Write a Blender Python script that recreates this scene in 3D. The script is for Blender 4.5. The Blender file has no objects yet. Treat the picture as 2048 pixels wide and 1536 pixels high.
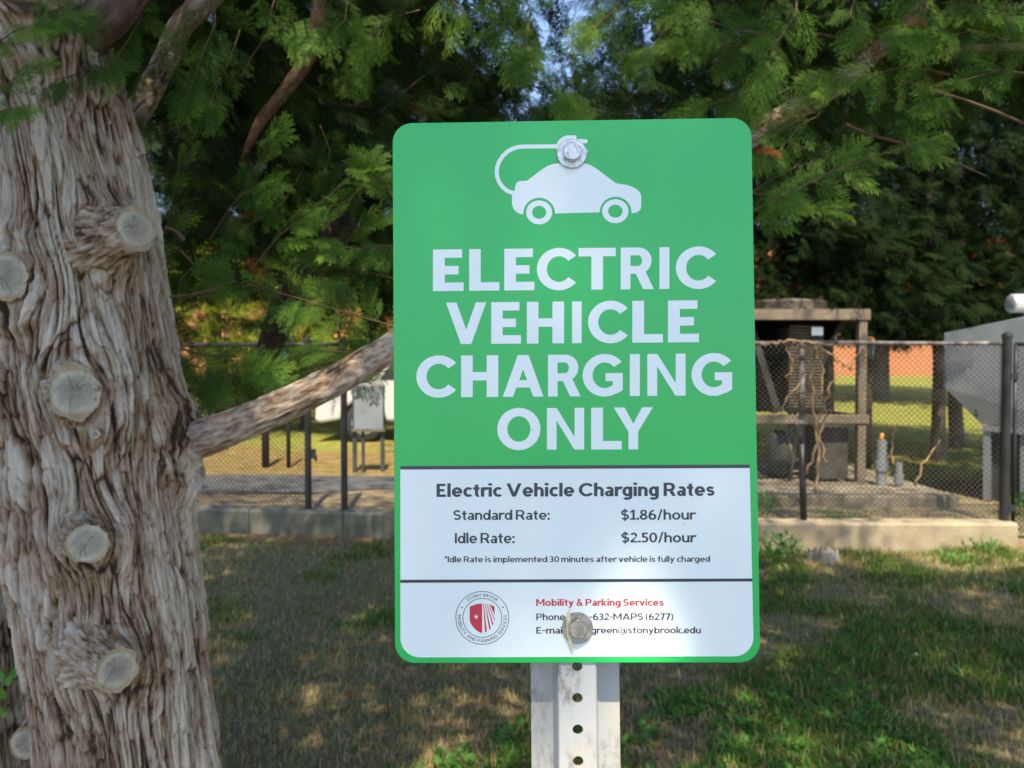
import bpy, bmesh, math, random
import numpy as np
from mathutils import Vector, Matrix

random.seed(7)
RNG = np.random.default_rng(11)
R = math.radians
SC = bpy.context.scene
COL = SC.collection

# ------------------------------------------------------------------ camera
F_PX, CX, CY = 1490.0, 1024.0, 768.0
CAM_H, PITCH = 1.55, R(1.5)
cam = bpy.data.cameras.new('camera')
cam.sensor_width = 36.0
cam.lens = 36.0 * F_PX / 2048.0
cam.clip_start, cam.clip_end = 0.02, 2000.0
cam.dof.use_dof = True
cam.dof.focus_distance = 0.632
cam.dof.aperture_fstop = 11.0
cam_o = bpy.data.objects.new('camera', cam)
COL.objects.link(cam_o)
cam_o.location = (0, 0, CAM_H)
cam_o.rotation_euler = (math.pi / 2 - PITCH, 0, 0)
SC.camera = cam_o
CAM_M = Matrix.Translation((0, 0, CAM_H)) @ Matrix.Rotation(math.pi / 2 - PITCH, 4, 'X')

# ------------------------------------------------------------------ light
SUN_EL, SUN_AZ = R(57), R(176)            # azimuth clockwise from +Y: almost straight behind the camera
world = bpy.data.worlds.new("World")
SC.world = world
world.use_nodes = True
wn = world.node_tree
sky = wn.nodes.new('ShaderNodeTexSky')
sky.sky_type = 'NISHITA'
sky.sun_disc = False
sky.sun_elevation = SUN_EL
sky.sun_rotation = SUN_AZ
sky.air_density, sky.dust_density, sky.ozone_density = 1.0, 0.6, 1.0
wn.nodes['Background'].inputs['Strength'].default_value = 0.15
wn.links.new(sky.outputs[0], wn.nodes['Background'].inputs['Color'])
sl = bpy.data.lights.new('sun', 'SUN')
sl.energy = 5.0
sl.angle = R(0.53)
sl.color = (1.0, 0.87, 0.64)
sun_o = bpy.data.objects.new('sun', sl)
COL.objects.link(sun_o)
TO_SUN = Vector((math.sin(SUN_AZ) * math.cos(SUN_EL), math.cos(SUN_AZ) * math.cos(SUN_EL), math.sin(SUN_EL)))
sun_o.rotation_euler = TO_SUN.to_track_quat('Z', 'Y').to_euler()
SC.view_settings.view_transform = 'Standard'
SC.view_settings.look = 'None'
SC.view_settings.exposure = 1.1
SC.view_settings.gamma = 1.0
SC.cycles.max_bounces = 7
SC.cycles.diffuse_bounces = 3
SC.cycles.glossy_bounces = 3
SC.cycles.transmission_bounces = 4
SC.cycles.transparent_max_bounces = 6

# ------------------------------------------------------------------ helpers
def P(px, py, d):
    """World point seen at photo position (px, py), d metres in front of the camera."""
    return CAM_M @ Vector(((px - CX) / F_PX * d, -(py - CY) / F_PX * d, -d))

CAM_INV = np.array(CAM_M.inverted())

def project(p):
    q = np.c_[p, np.ones(len(p))] @ CAM_INV.T
    d = -q[:, 2]
    dd = np.where(np.abs(d) < 1e-6, 1e-6, d)
    return CX + F_PX * q[:, 0] / dd, CY - F_PX * q[:, 1] / dd, d

def tag(o, label=None, cat=None, group=None, kind=None):
    if label: o['label'] = label
    if cat: o['category'] = cat
    if group: o['group'] = group
    if kind: o['kind'] = kind
    return o

def thing(name, loc, label, cat, group=None):
    o = bpy.data.objects.new(name, None)
    o.empty_display_size = 0.1
    o.location = loc
    COL.objects.link(o)
    return tag(o, label, cat, group)

class MB:
    """Collects polygons; build() links them as one mesh object (world coordinates)."""
    def __init__(s):
        s.V, s.F, s.n = [], [], 0
        s.att = []
    def add(s, v, f, a=None):
        v = np.asarray(v, dtype=np.float64).reshape(-1, 3)
        s.V.append(v)
        s.F.append([[i + s.n for i in p] for p in f])
        s.n += len(v)
        if a is not None: s.att.append(np.asarray(a))
    def box(s, c, size, rot=None):
        x, y, z = size[0] / 2, size[1] / 2, size[2] / 2
        v = np.array([[-x, -y, -z], [x, -y, -z], [x, y, -z], [-x, y, -z], [-x, -y, z], [x, -y, z], [x, y, z], [-x, y, z]])
        if rot is not None: v = v @ np.array(rot.to_3x3()).T
        s.add(v + np.array(c), [(0, 3, 2, 1), (4, 5, 6, 7), (0, 1, 5, 4), (1, 2, 6, 5), (2, 3, 7, 6), (3, 0, 4, 7)])
    def bar(s, a, b, w, h=None):
        a, b = Vector(a), Vector(b)
        d = b - a
        s.box((a + b) / 2, (w, h or w, d.length), d.to_track_quat('Z', 'Y').to_matrix())
    def tube(s, pts, rad, n=8, cap=True):
        pts = [Vector(p) for p in pts]
        if not hasattr(rad, '__len__'): rad = [rad] * len(pts)
        rings, up = [], None
        for i, p in enumerate(pts):
            t = (pts[min(i + 1, len(pts) - 1)] - pts[max(i - 1, 0)]).normalized()
            if up is None: up = t.orthogonal().normalized()
            u = (up - t * up.dot(t)).normalized()
            up = u
            w = t.cross(u)
            rings.append([p + (u * math.cos(2 * math.pi * k / n) + w * math.sin(2 * math.pi * k / n)) * rad[i] for k in range(n)])
        v = [q for r in rings for q in r]
        f = []
        for i in range(len(pts) - 1):
            for k in range(n):
                k2 = (k + 1) % n
                f.append((i * n + k, i * n + k2, (i + 1) * n + k2, (i + 1) * n + k))
        if cap:
            f.append(tuple(range(n - 1, -1, -1)))
            f.append(tuple((len(pts) - 1) * n + k for k in range(n)))
        s.add([tuple(q) for q in v], f)
    def lathe(s, c, axis, prof, n=32):
        """prof: list of (distance along axis, radius)"""
        m = Vector(axis).normalized().to_track_quat('Z', 'Y').to_matrix()
        v, f = [], []
        for (h, r) in prof:
            for k in range(n):
                a = 2 * math.pi * k / n
                v.append(tuple(Vector(c) + m @ Vector((r * math.cos(a), r * math.sin(a), h))))
        for i in range(len(prof) - 1):
            for k in range(n):
                k2 = (k + 1) % n
                f.append((i * n + k, i * n + k2, (i + 1) * n + k2, (i + 1) * n + k))
        if prof[0][1] > 1e-6: f.append(tuple(range(n - 1, -1, -1)))
        if prof[-1][1] > 1e-6: f.append(tuple((len(prof) - 1) * n + k for k in range(n)))
        s.add(v, f)
    def prism(s, poly, z0, z1, M=None):
        n = len(poly)
        v = [(x, y, z0) for x, y in poly] + [(x, y, z1) for x, y in poly]
        if M is not None: v = [tuple(M @ Vector(q)) for q in v]
        f = [tuple(range(n - 1, -1, -1)), tuple(range(n, 2 * n))] + [(i, (i + 1) % n, n + (i + 1) % n, n + i) for i in range(n)]
        s.add(v, f)
    def build(s, name, mat, parent=None, smooth=False, bevel=0.0):
        V = np.concatenate(s.V)
        me = bpy.data.meshes.new(name)
        me.from_pydata(V.tolist(), [], [p for fs in s.F for p in fs])
        return finish(name, me, mat, parent, smooth, bevel)

def finish(name, me, mat, parent=None, smooth=False, bevel=0.0):
    if mat is not None: me.materials.append(mat)
    if smooth: me.shade_smooth()
    o = bpy.data.objects.new(name, me)
    COL.objects.link(o)
    if parent is not None:
        root = parent
        o.parent = root
        loc = Vector((0, 0, 0))
        q = root
        while q is not None:
            loc += q.location if q.type == 'EMPTY' else Vector((0, 0, 0))
            q = q.parent
        o.matrix_parent_inverse = Matrix.Translation(-loc) if root.type == 'EMPTY' else Matrix()
    if bevel:
        b = o.modifiers.new('bevel', 'BEVEL')
        b.width = bevel
        b.segments = 2
        b.limit_method = 'ANGLE'
    return o

def fast_mesh(name, V, Q, mat, parent=None, smooth=False, **att):
    """V (n,3), Q (m,3 or 4); att: name -> per-vertex float array"""
    me = bpy.data.meshes.new(name)
    k = Q.shape[1]
    me.vertices.add(len(V))
    me.vertices.foreach_set('co', np.ascontiguousarray(V, dtype=np.float32).ravel())
    me.loops.add(Q.size)
    me.loops.foreach_set('vertex_index', np.ascontiguousarray(Q, dtype=np.int32).ravel())
    me.polygons.add(len(Q))
    me.polygons.foreach_set('loop_start', np.arange(0, Q.size, k, dtype=np.int32))
    me.polygons.foreach_set('loop_total', np.full(len(Q), k, dtype=np.int32))
    me.update(calc_edges=True)
    me.validate()
    for an, av in att.items():
        av = np.asarray(av)
        a = me.attributes.new(an, 'FLOAT' if av.ndim == 1 else 'FLOAT_VECTOR', 'POINT')
        a.data.foreach_set('value' if av.ndim == 1 else 'vector', np.ascontiguousarray(av, dtype=np.float32).ravel())
    return finish(name, me, mat, parent, smooth)

# --- gradient noise in numpy
_perm = np.random.default_rng(3).permutation(512)
_perm = np.concatenate([_perm, _perm, _perm])
_grad = np.random.default_rng(4).normal(size=(512, 3))
_grad /= np.linalg.norm(_grad, axis=1)[:, None]

def noise3(x, y, z):
    x, y, z = np.broadcast_arrays(np.asarray(x, float), np.asarray(y, float), np.asarray(z, float))
    xi, yi, zi = np.floor(x).astype(int), np.floor(y).astype(int), np.floor(z).astype(int)
    xf, yf, zf = x - xi, y - yi, z - zi
    fade = lambda t: t * t * t * (t * (t * 6 - 15) + 10)
    u, v, w = fade(xf), fade(yf), fade(zf)
    def g(i, j, k):
        h = _perm[(_perm[(_perm[(xi + i) % 512] + yi + j) % 512] + zi + k) % 512]
        gr = _grad[h]
        return gr[..., 0] * (xf - i) + gr[..., 1] * (yf - j) + gr[..., 2] * (zf - k)
    l = lambda a, b, t: a + t * (b - a)
    return 1.6 * l(l(l(g(0, 0, 0), g(1, 0, 0), u), l(g(0, 1, 0), g(1, 1, 0), u), v),
                   l(l(g(0, 0, 1), g(1, 0, 1), u), l(g(0, 1, 1), g(1, 1, 1), u), v), w)

# ------------------------------------------------------------------ materials
def new_mat(name):
    m = bpy.data.materials.new(name)
    m.use_nodes = True
    return m, m.node_tree, m.node_tree.nodes['Principled BSDF']

def N(nt, t, **kw):
    n = nt.nodes.new(t)
    for k, v in kw.items():
        if k in n.inputs: n.inputs[k].default_value = v
        else: setattr(n, k, v)
    return n

def ramp(nt, fac, stops):
    r = nt.nodes.new('ShaderNodeValToRGB')
    e = r.color_ramp.elements
    while len(e) < len(stops): e.new(0.5)
    for i, (p, c) in enumerate(stops):
        e[i].position = p
        e[i].color = (*c, 1) if len(c) == 3 else c
    nt.links.new(fac, r.inputs[0])
    return r

def mat_noise(name, stops, scale=5.0, rough=0.7, metal=0.0, bump=0.0, bump_scale=None, stretch=(1, 1, 1), detail=6.0, spec=0.5, coat=0.0, rough_var=0.0):
    m, nt, b = new_mat(name)
    tc = N(nt, 'ShaderNodeTexCoord')
    mp = N(nt, 'ShaderNodeMapping')
    mp.inputs['Scale'].default_value = stretch
    nt.links.new(tc.outputs['Object'], mp.inputs[0])
    no = N(nt, 'ShaderNodeTexNoise', Scale=scale, Detail=detail, Roughness=0.62)
    nt.links.new(mp.outputs[0], no.inputs['Vector'])
    r = ramp(nt, no.outputs[0], stops)
    nt.links.new(r.outputs[0], b.inputs['Base Color'])
    b.inputs['Roughness'].default_value = rough
    b.inputs['Metallic'].default_value = metal
    b.inputs['Specular IOR Level'].default_value = spec
    b.inputs['Coat Weight'].default_value = coat
    if rough_var:
        mr = N(nt, 'ShaderNodeMapRange')
        mr.inputs['To Min'].default_value = rough - rough_var
        mr.inputs['To Max'].default_value = rough + rough_var
        nt.links.new(no.outputs[0], mr.inputs[0])
        nt.links.new(mr.outputs[0], b.inputs['Roughness'])
    if bump:
        n2 = N(nt, 'ShaderNodeTexNoise', Scale=bump_scale or scale * 4, Detail=5.0)
        nt.links.new(mp.outputs[0], n2.inputs['Vector'])
        bp = N(nt, 'ShaderNodeBump', Strength=1.0, Distance=bump)
        nt.links.new(n2.outputs[0], bp.inputs['Height'])
        nt.links.new(bp.outputs[0], b.inputs['Normal'])
    return m

def g2(c, k=0.12):
    return [(0.25, tuple(x * (1 - k) for x in c)), (0.75, tuple(min(1, x * (1 + k)) for x in c))]

def mat_film(name, c, rough=0.42):
    """printed vinyl sheet: almost even colour, faint grime, orange-peel bump"""
    m = mat_noise(name, g2(c, 0.025), scale=9, rough=rough, bump=0.00004, bump_scale=900, rough_var=0.06, coat=0.4)
    nt = m.node_tree
    b = nt.nodes['Principled BSDF']
    b.inputs['Coat Roughness'].default_value = 0.3
    # sparse specks of dirt and tiny chips
    tc = N(nt, 'ShaderNodeTexCoord')
    vo = N(nt, 'ShaderNodeTexVoronoi', Scale=48.0)
    nt.links.new(tc.outputs['Object'], vo.inputs['Vector'])
    r = ramp(nt, vo.outputs['Distance'], [(0.022, (1, 1, 1)), (0.045, (0, 0, 0))])
    sx = N(nt, 'ShaderNodeSeparateColor')
    nt.links.new(vo.outputs['Color'], sx.inputs[0])
    gt = N(nt, 'ShaderNodeMath', operation='GREATER_THAN')
    gt.inputs[1].default_value = 0.82
    nt.links.new(sx.outputs[0], gt.inputs[0])
    mu = N(nt, 'ShaderNodeMath', operation='MULTIPLY')
    nt.links.new(gt.outputs[0], mu.inputs[0])
    nt.links.new(r.outputs[0], mu.inputs[1])
    mx = N(nt, 'ShaderNodeMix', data_type='RGBA')
    mx.inputs[7].default_value = (0.20, 0.18, 0.14, 1)
    src = b.inputs['Base Color'].links[0].from_socket
    m8 = N(nt, 'ShaderNodeMath', operation='MULTIPLY')
    m8.inputs[1].default_value = 0.6
    nt.links.new(mu.outputs[0], m8.inputs[0])
    nt.links.new(m8.outputs[0], mx.inputs[0])
    nt.links.new(src, mx.inputs[6])
    nt.links.new(mx.outputs[2], b.inputs['Base Color'])
    return m

M_GREEN = mat_film('green vinyl', (0.006, 0.42, 0.078))
M_WHITE = mat_film('white vinyl', (0.69, 0.745, 0.735))
M_INK = mat_film('dark navy ink', (0.022, 0.026, 0.042))
M_RED = mat_film('red ink', (0.50, 0.02, 0.045))
M_ALU = mat_noise('bare aluminium sheet', g2((0.6, 0.61, 0.62)), scale=30, rough=0.45, metal=0.7)

def mat_galv():
    m, nt, b = new_mat('galvanised steel')
    tc = N(nt, 'ShaderNodeTexCoord')
    mp = N(nt, 'ShaderNodeMapping')
    mp.inputs['Scale'].default_value = (1, 1, 0.45)
    nt.links.new(tc.outputs['Object'], mp.inputs[0])
    n1 = N(nt, 'ShaderNodeTexNoise', Scale=130.0, Detail=8.0, Roughness=0.75)
    n2 = N(nt, 'ShaderNodeTexNoise', Scale=22.0, Detail=3.0, Roughness=0.6)
    n3 = N(nt, 'ShaderNodeTexNoise', Scale=14.0, Detail=5.0, Roughness=0.7)
    for n in (n1, n2, n3): nt.links.new(mp.outputs[0], n.inputs['Vector'])
    r1 = ramp(nt, n1.outputs[0], [(0.40, (0.19, 0.195, 0.20)), (0.52, (0.37, 0.38, 0.39)), (0.75, (0.50, 0.505, 0.51))])
    r2 = ramp(nt, n2.outputs[0], [(0.44, (0, 0, 0)), (0.60, (1, 1, 1))])
    mx = N(nt, 'ShaderNodeMix', data_type='RGBA')
    mx.inputs[6].default_value = (0.41, 0.42, 0.43, 1)
    nt.links.new(r2.outputs[0], mx.inputs[0])
    nt.links.new(r1.outputs[0], mx.inputs[7])
    r3 = ramp(nt, n3.outputs[0], [(0.55, (0, 0, 0)), (0.72, (1, 1, 1))])
    mx2 = N(nt, 'ShaderNodeMix', data_type='RGBA')
    mx2.inputs[7].default_value = (0.52, 0.45, 0.34, 1)
    ml = N(nt, 'ShaderNodeMath', operation='MULTIPLY')
    ml.inputs[1].default_value = 0.65
    nt.links.new(r3.outputs[0], ml.inputs[0])
    nt.links.new(ml.outputs[0], mx2.inputs[0])
    nt.links.new(mx.outputs[2], mx2.inputs[6])
    nt.links.new(mx2.outputs[2], b.inputs['Base Color'])
    b.inputs['Metallic'].default_value = 0.25
    b.inputs['Roughness'].default_value = 0.5
    bp = N(nt, 'ShaderNodeBump', Strength=0.5, Distance=0.0004)
    nt.links.new(n1.outputs[0], bp.inputs['Height'])
    nt.links.new(bp.outputs[0], b.inputs['Normal'])
    return m

M_GALV = mat_galv()
M_ZINC = mat_noise('zinc plated steel', [(0.35, (0.42, 0.42, 0.42)), (0.65, (0.68, 0.69, 0.70))], scale=260, rough=0.42, metal=0.6, bump=0.0002, bump_scale=500)
M_STEEL = mat_noise('dull brown grey steel', [(0.3, (0.20, 0.17, 0.14)), (0.7, (0.40, 0.38, 0.36))], scale=160, rough=0.36, metal=0.75, bump=0.0002, bump_scale=400)  # brown of the reflected ground put into the steel colour
M_STRAW = mat_noise('dry straw', [(0.3, (0.42, 0.34, 0.2)), (0.7, (0.66, 0.58, 0.4))], scale=60, rough=0.8)

def mat_leaf(name, dark, mid, tip, trans=0.28, spec=0.35, rough=0.55):
    m, nt, b = new_mat(name)
    at = N(nt, 'ShaderNodeAttribute', attribute_name='tint')
    r = ramp(nt, at.outputs['Fac'], [(0.0, dark), (0.5, mid), (0.93, tip), (0.965, (0.25, 0.085, 0.02)), (1.0, (0.33, 0.12, 0.03))])
    nt.links.new(r.outputs[0], b.inputs['Base Color'])
    b.inputs['Roughness'].default_value = rough
    b.inputs['Specular IOR Level'].default_value = spec
    tr = N(nt, 'ShaderNodeBsdfTranslucent')
    hs = N(nt, 'ShaderNodeHueSaturation', Saturation=1.1, Value=1.4)
    nt.links.new(r.outputs[0], hs.inputs['Color'])
    nt.links.new(hs.outputs[0], tr.inputs['Color'])
    mx = N(nt, 'ShaderNodeMixShader')
    mx.inputs[0].default_value = trans
    out = nt.nodes['Material Output']
    nt.links.new(b.outputs[0], mx.inputs[1])
    nt.links.new(tr.outputs[0], mx.inputs[2])
    nt.links.new(mx.outputs[0], out.inputs['Surface'])
    return m

M_CYP = mat_leaf('cypress scale leaves', (0.012, 0.028, 0.008), (0.085, 0.175, 0.026), (0.32, 0.47, 0.05), spec=0.14)
M_FAR = mat_leaf('far conifer leaves', (0.007, 0.016, 0.006), (0.020, 0.040, 0.010), (0.08, 0.10, 0.016), spec=0.08, rough=0.8)
M_LIME = mat_leaf('sunny shrub leaves', (0.07, 0.11, 0.012), (0.19, 0.22, 0.02), (0.36, 0.34, 0.04), spec=0.1)
M_GRASS = mat_leaf('grass blades', (0.050, 0.105, 0.016), (0.095, 0.185, 0.026), (0.44, 0.35, 0.18), 0.25, spec=0.15)
M_WEED = mat_leaf('weed leaves', (0.035, 0.115, 0.022), (0.075, 0.22, 0.035), (0.16, 0.34, 0.05), 0.3)

def mat_bark(name, grey, brown, deep, zs=1.0):
    m, nt, b = new_mat(name)
    tc = N(nt, 'ShaderNodeTexCoord')
    mp = N(nt, 'ShaderNodeMapping')
    mp.inputs['Scale'].default_value = (1, 1, 0.11)
    gr = N(nt, 'ShaderNodeAttribute', attribute_name='grain')
    nt.links.new(gr.outputs['Vector'], mp.inputs[0])
    at = N(nt, 'ShaderNodeAttribute', attribute_name='ridge')
    fine = N(nt, 'ShaderNodeTexNoise', Scale=190.0 * zs, Detail=7.0, Roughness=0.72)
    nt.links.new(mp.outputs[0], fine.inputs['Vector'])
    patch = N(nt, 'ShaderNodeTexNoise', Scale=9.0 * zs, Detail=5.0, Roughness=0.65)
    nt.links.new(tc.outputs['Object'], patch.inputs['Vector'])
    ad = N(nt, 'ShaderNodeMath', operation='MULTIPLY_ADD')
    nt.links.new(fine.outputs[0], ad.inputs[0])
    ad.inputs[1].default_value = 1.15
    nt.links.new(at.outputs['Fac'], ad.inputs[2])
    ad2 = N(nt, 'ShaderNodeMath', operation='MULTIPLY_ADD')
    nt.links.new(patch.outputs[0], ad2.inputs[0])
    ad2.inputs[1].default_value = 0.8
    nt.links.new(ad.outputs[0], ad2.inputs[2])
    sb = N(nt, 'ShaderNodeMath', operation='SUBTRACT')
    nt.links.new(ad2.outputs[0], sb.inputs[0])
    sb.inputs[1].default_value = 0.975
    r = ramp(nt, sb.outputs[0], [(0.10, deep), (0.34, brown), (0.52, tuple(0.5 * (x + y) for x, y in zip(grey, brown))), (0.70, grey), (1.0, tuple(min(1, 1.35 * x) for x in grey))])
    # ochre lichen flecks
    li = N(nt, 'ShaderNodeTexNoise', Scale=16.0, Detail=7.0, Roughness=0.7)
    nt.links.new(tc.outputs['Object'], li.inputs['Vector'])
    lr = ramp(nt, li.outputs[0], [(0.655, (0, 0, 0)), (0.70, (1, 1, 1))])
    mx = N(nt, 'ShaderNodeMix', data_type='RGBA')
    mx.inputs[7].default_value = (0.36, 0.20, 0.055, 1)
    lm = N(nt, 'ShaderNodeMath', operation='MULTIPLY')
    lm.inputs[1].default_value = 0.7
    nt.links.new(lr.outputs[0], lm.inputs[0])
    nt.links.new(lm.outputs[0], mx.inputs[0])
    nt.links.new(r.outputs[0], mx.inputs[6])
    nt.links.new(mx.outputs[2], b.inputs['Base Color'])
    b.inputs['Roughness'].default_value = 0.9
    b.inputs['Specular IOR Level'].default_value = 0.2
    bp = N(nt, 'ShaderNodeBump', Strength=1.0, Distance=0.006)
    nt.links.new(fine.outputs[0], bp.inputs['Height'])
    nt.links.new(bp.outputs[0], b.inputs['Normal'])
    return m

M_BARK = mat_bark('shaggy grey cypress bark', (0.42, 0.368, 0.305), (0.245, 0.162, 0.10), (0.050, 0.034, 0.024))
M_BARK2 = mat_bark('red brown twig bark', (0.30, 0.22, 0.17), (0.20, 0.10, 0.055), (0.09, 0.045, 0.03), 2.0)
M_BARKL = mat_bark('brown limb bark', (0.44, 0.385, 0.32), (0.21, 0.135, 0.085), (0.05, 0.032, 0.022), 1.2)
M_TWIG = mat_noise('red brown twig', [(0.3, (0.055, 0.030, 0.018)), (0.7, (0.15, 0.088, 0.055))], scale=40, rough=0.85)
M_BARKS = mat_bark('shaded grey brown bark', (0.21, 0.185, 0.155), (0.12, 0.08, 0.052), (0.03, 0.022, 0.016))  # shade on the rear stem put into a darker bark colour
M_BARKD = mat_bark('dark far bark', (0.16, 0.13, 0.11), (0.09, 0.065, 0.05), (0.04, 0.03, 0.025), 0.5)

M_STEM = mat_bark('almost black bark', (0.05, 0.04, 0.035), (0.03, 0.022, 0.018), (0.015, 0.012, 0.01))  # one very dark tone for the hanging stem

def mat_cut():
    m, nt, b = new_mat('weathered end grain')
    tc = N(nt, 'ShaderNodeTexCoord')
    at = N(nt, 'ShaderNodeAttribute', attribute_name='ring')
    no = N(nt, 'ShaderNodeTexNoise', Scale=60.0, Detail=6.0, Roughness=0.7)
    nt.links.new(tc.outputs['Object'], no.inputs['Vector'])
    ma = N(nt, 'ShaderNodeMath', operation='MULTIPLY_ADD')
    nt.links.new(no.outputs[0], ma.inputs[0])
    ma.inputs[1].default_value = 0.18
    nt.links.new(at.outputs['Fac'], ma.inputs[2])
    sn = N(nt, 'ShaderNodeMath', operation='SINE')
    mu = N(nt, 'ShaderNodeMath', operation='MULTIPLY')
    mu.inputs[1].default_value = 42.0
    nt.links.new(ma.outputs[0], mu.inputs[0])
    nt.links.new(mu.outputs[0], sn.inputs[0])
    r1 = ramp(nt, at.outputs['Fac'], [(0.0, (0.21, 0.188, 0.155)), (0.55, (0.26, 0.238, 0.195)), (0.80, (0.37, 0.345, 0.275)), (0.93, (0.29, 0.235, 0.15))])
    mr = N(nt, 'ShaderNodeMapRange')
    mr.inputs['From Min'].default_value = -1
    mr.inputs['To Min'].default_value = 0.92
    mr.inputs['To Max'].default_value = 1.03
    nt.links.new(sn.outputs[0], mr.inputs[0])
    n2 = N(nt, 'ShaderNodeTexNoise', Scale=38.0, Detail=6.0, Roughness=0.7)
    nt.links.new(tc.outputs['Object'], n2.inputs['Vector'])
    mm = N(nt, 'ShaderNodeMath', operation='MULTIPLY_ADD')
    mm.inputs[1].default_value = 1.3
    mm.inputs[2].default_value = 0.36
    nt.links.new(n2.outputs[0], mm.inputs[0])
    m3 = N(nt, 'ShaderNodeMath', operation='MULTIPLY')
    nt.links.new(mr.outputs[0], m3.inputs[0])
    nt.links.new(mm.outputs[0], m3.inputs[1])
    ckn = N(nt, 'ShaderNodeAttribute', attribute_name='crack')
    cm = N(nt, 'ShaderNodeMath', operation='MULTIPLY_ADD')
    cm.inputs[1].default_value = -0.42
    cm.inputs[2].default_value = 1.0
    nt.links.new(ckn.outputs['Fac'], cm.inputs[0])
    m4 = N(nt, 'ShaderNodeMath', operation='MULTIPLY')
    nt.links.new(m3.outputs[0], m4.inputs[0])
    nt.links.new(cm.outputs[0], m4.inputs[1])
    m3 = m4
    vm = N(nt, 'ShaderNodeVectorMath', operation='SCALE')
    nt.links.new(r1.outputs[0], vm.inputs[0])
    nt.links.new(m3.outputs[0], vm.inputs['Scale'])
    nt.links.new(vm.outputs[0], b.inputs['Base Color'])
    b.inputs['Roughness'].default_value = 0.85
    bp = N(nt, 'ShaderNodeBump', Strength=0.6, Distance=0.002)
    nt.links.new(no.outputs[0], bp.inputs['Height'])
    nt.links.new(bp.outputs[0], b.inputs['Normal'])
    return m

M_CUT = mat_cut()
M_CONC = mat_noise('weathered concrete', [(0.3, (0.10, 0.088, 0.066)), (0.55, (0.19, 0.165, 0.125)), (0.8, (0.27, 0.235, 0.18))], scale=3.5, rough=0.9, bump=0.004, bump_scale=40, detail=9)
M_CONC_SUN = mat_noise('sun toned buff concrete', [(0.3, (0.19, 0.155, 0.105)), (0.55, (0.30, 0.245, 0.165)), (0.8, (0.38, 0.32, 0.225))], scale=3.5, rough=0.9, bump=0.004, bump_scale=40, detail=9)  # lighter copy for the right wall: sunlight put into the colour
M_CONC_SHADE = mat_noise('shade toned concrete', [(0.3, (0.06, 0.06, 0.043)), (0.55, (0.125, 0.122, 0.092)), (0.8, (0.19, 0.18, 0.14))], scale=3.5, rough=0.9, bump=0.004, bump_scale=40, detail=9)  # darker copy for the left wall: shade put into the colour
M_BLACK = mat_noise('black coated steel', [(0.3, (0.010, 0.010, 0.011)), (0.7, (0.022, 0.021, 0.02))], scale=20, rough=0.45)
M_RUSTP = mat_noise('flaking grey fence paint', [(0.42, (0.06, 0.045, 0.04)), (0.58, (0.17, 0.155, 0.15)), (0.75, (0.42, 0.42, 0.44))], scale=9, rough=0.6, stretch=(1, 1, 0.5))
M_LINK = mat_noise('dull chain link wire', [(0.3, (0.10, 0.085, 0.062)), (0.7, (0.27, 0.235, 0.18))], scale=4, rough=0.6, metal=0.2)
M_TAN = mat_noise('tan painted steel', [(0.3, (0.09, 0.070, 0.050)), (0.7, (0.19, 0.150, 0.108))], scale=5, rough=0.6, bump=0.001, bump_scale=30)
M_DARK = mat_noise('dark coil fins', [(0.3, (0.018, 0.018, 0.018)), (0.7, (0.05, 0.047, 0.042))], scale=8, rough=0.7)
M_LOUV = mat_noise('louvre metal', [(0.3, (0.07, 0.058, 0.042)), (0.7, (0.15, 0.125, 0.095))], scale=6, rough=0.55)
M_GREY = mat_noise('grey sheet metal', [(0.3, (0.17, 0.188, 0.205)), (0.7, (0.26, 0.28, 0.30))], scale=2.5, rough=0.45, metal=0.3, bump=0.002, bump_scale=4)
M_GREYD = mat_noise('dark grey steel', [(0.3, (0.018, 0.019, 0.020)), (0.7, (0.045, 0.047, 0.05))], scale=5, rough=0.55)
M_PIPE = mat_noise('dull aluminium jacket', [(0.3, (0.5, 0.52, 0.55)), (0.7, (0.68, 0.69, 0.71))], scale=7, rough=0.38, metal=0.6)
M_WPAINT = mat_noise('white car paint', g2((0.45, 0.45, 0.44), 0.05), scale=3, rough=0.25, coat=0.5)  # white greyed down: the van's shading put into the paint
M_GLASS = mat_noise('dark car glass', g2((0.02, 0.025, 0.03), 0.1), scale=3, rough=0.08)
M_TYRE = mat_noise('tyre rubber', g2((0.02, 0.02, 0.02), 0.2), scale=30, rough=0.85)
M_TEAL = mat_noise('teal window glass', g2((0.09, 0.30, 0.27), 0.15), scale=1.5, rough=0.2)
M_REDL = mat_noise('red lamp lens', g2((0.5, 0.02, 0.02), 0.1), scale=5, rough=0.2)
M_ORANGE = mat_noise('faded orange cap', g2((0.62, 0.27, 0.08), 0.1), scale=9, rough=0.6)
M_VINE = mat_noise('dead vine bark', [(0.3, (0.14, 0.085, 0.045)), (0.7, (0.36, 0.25, 0.14))], scale=14, rough=0.9)
M_ROT = mat_noise('rotten grey wood', [(0.3, (0.10, 0.085, 0.07)), (0.7, (0.33, 0.30, 0.26))], scale=20, rough=0.95, stretch=(1, 1, 0.2), bump=0.006, bump_scale=50)

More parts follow.
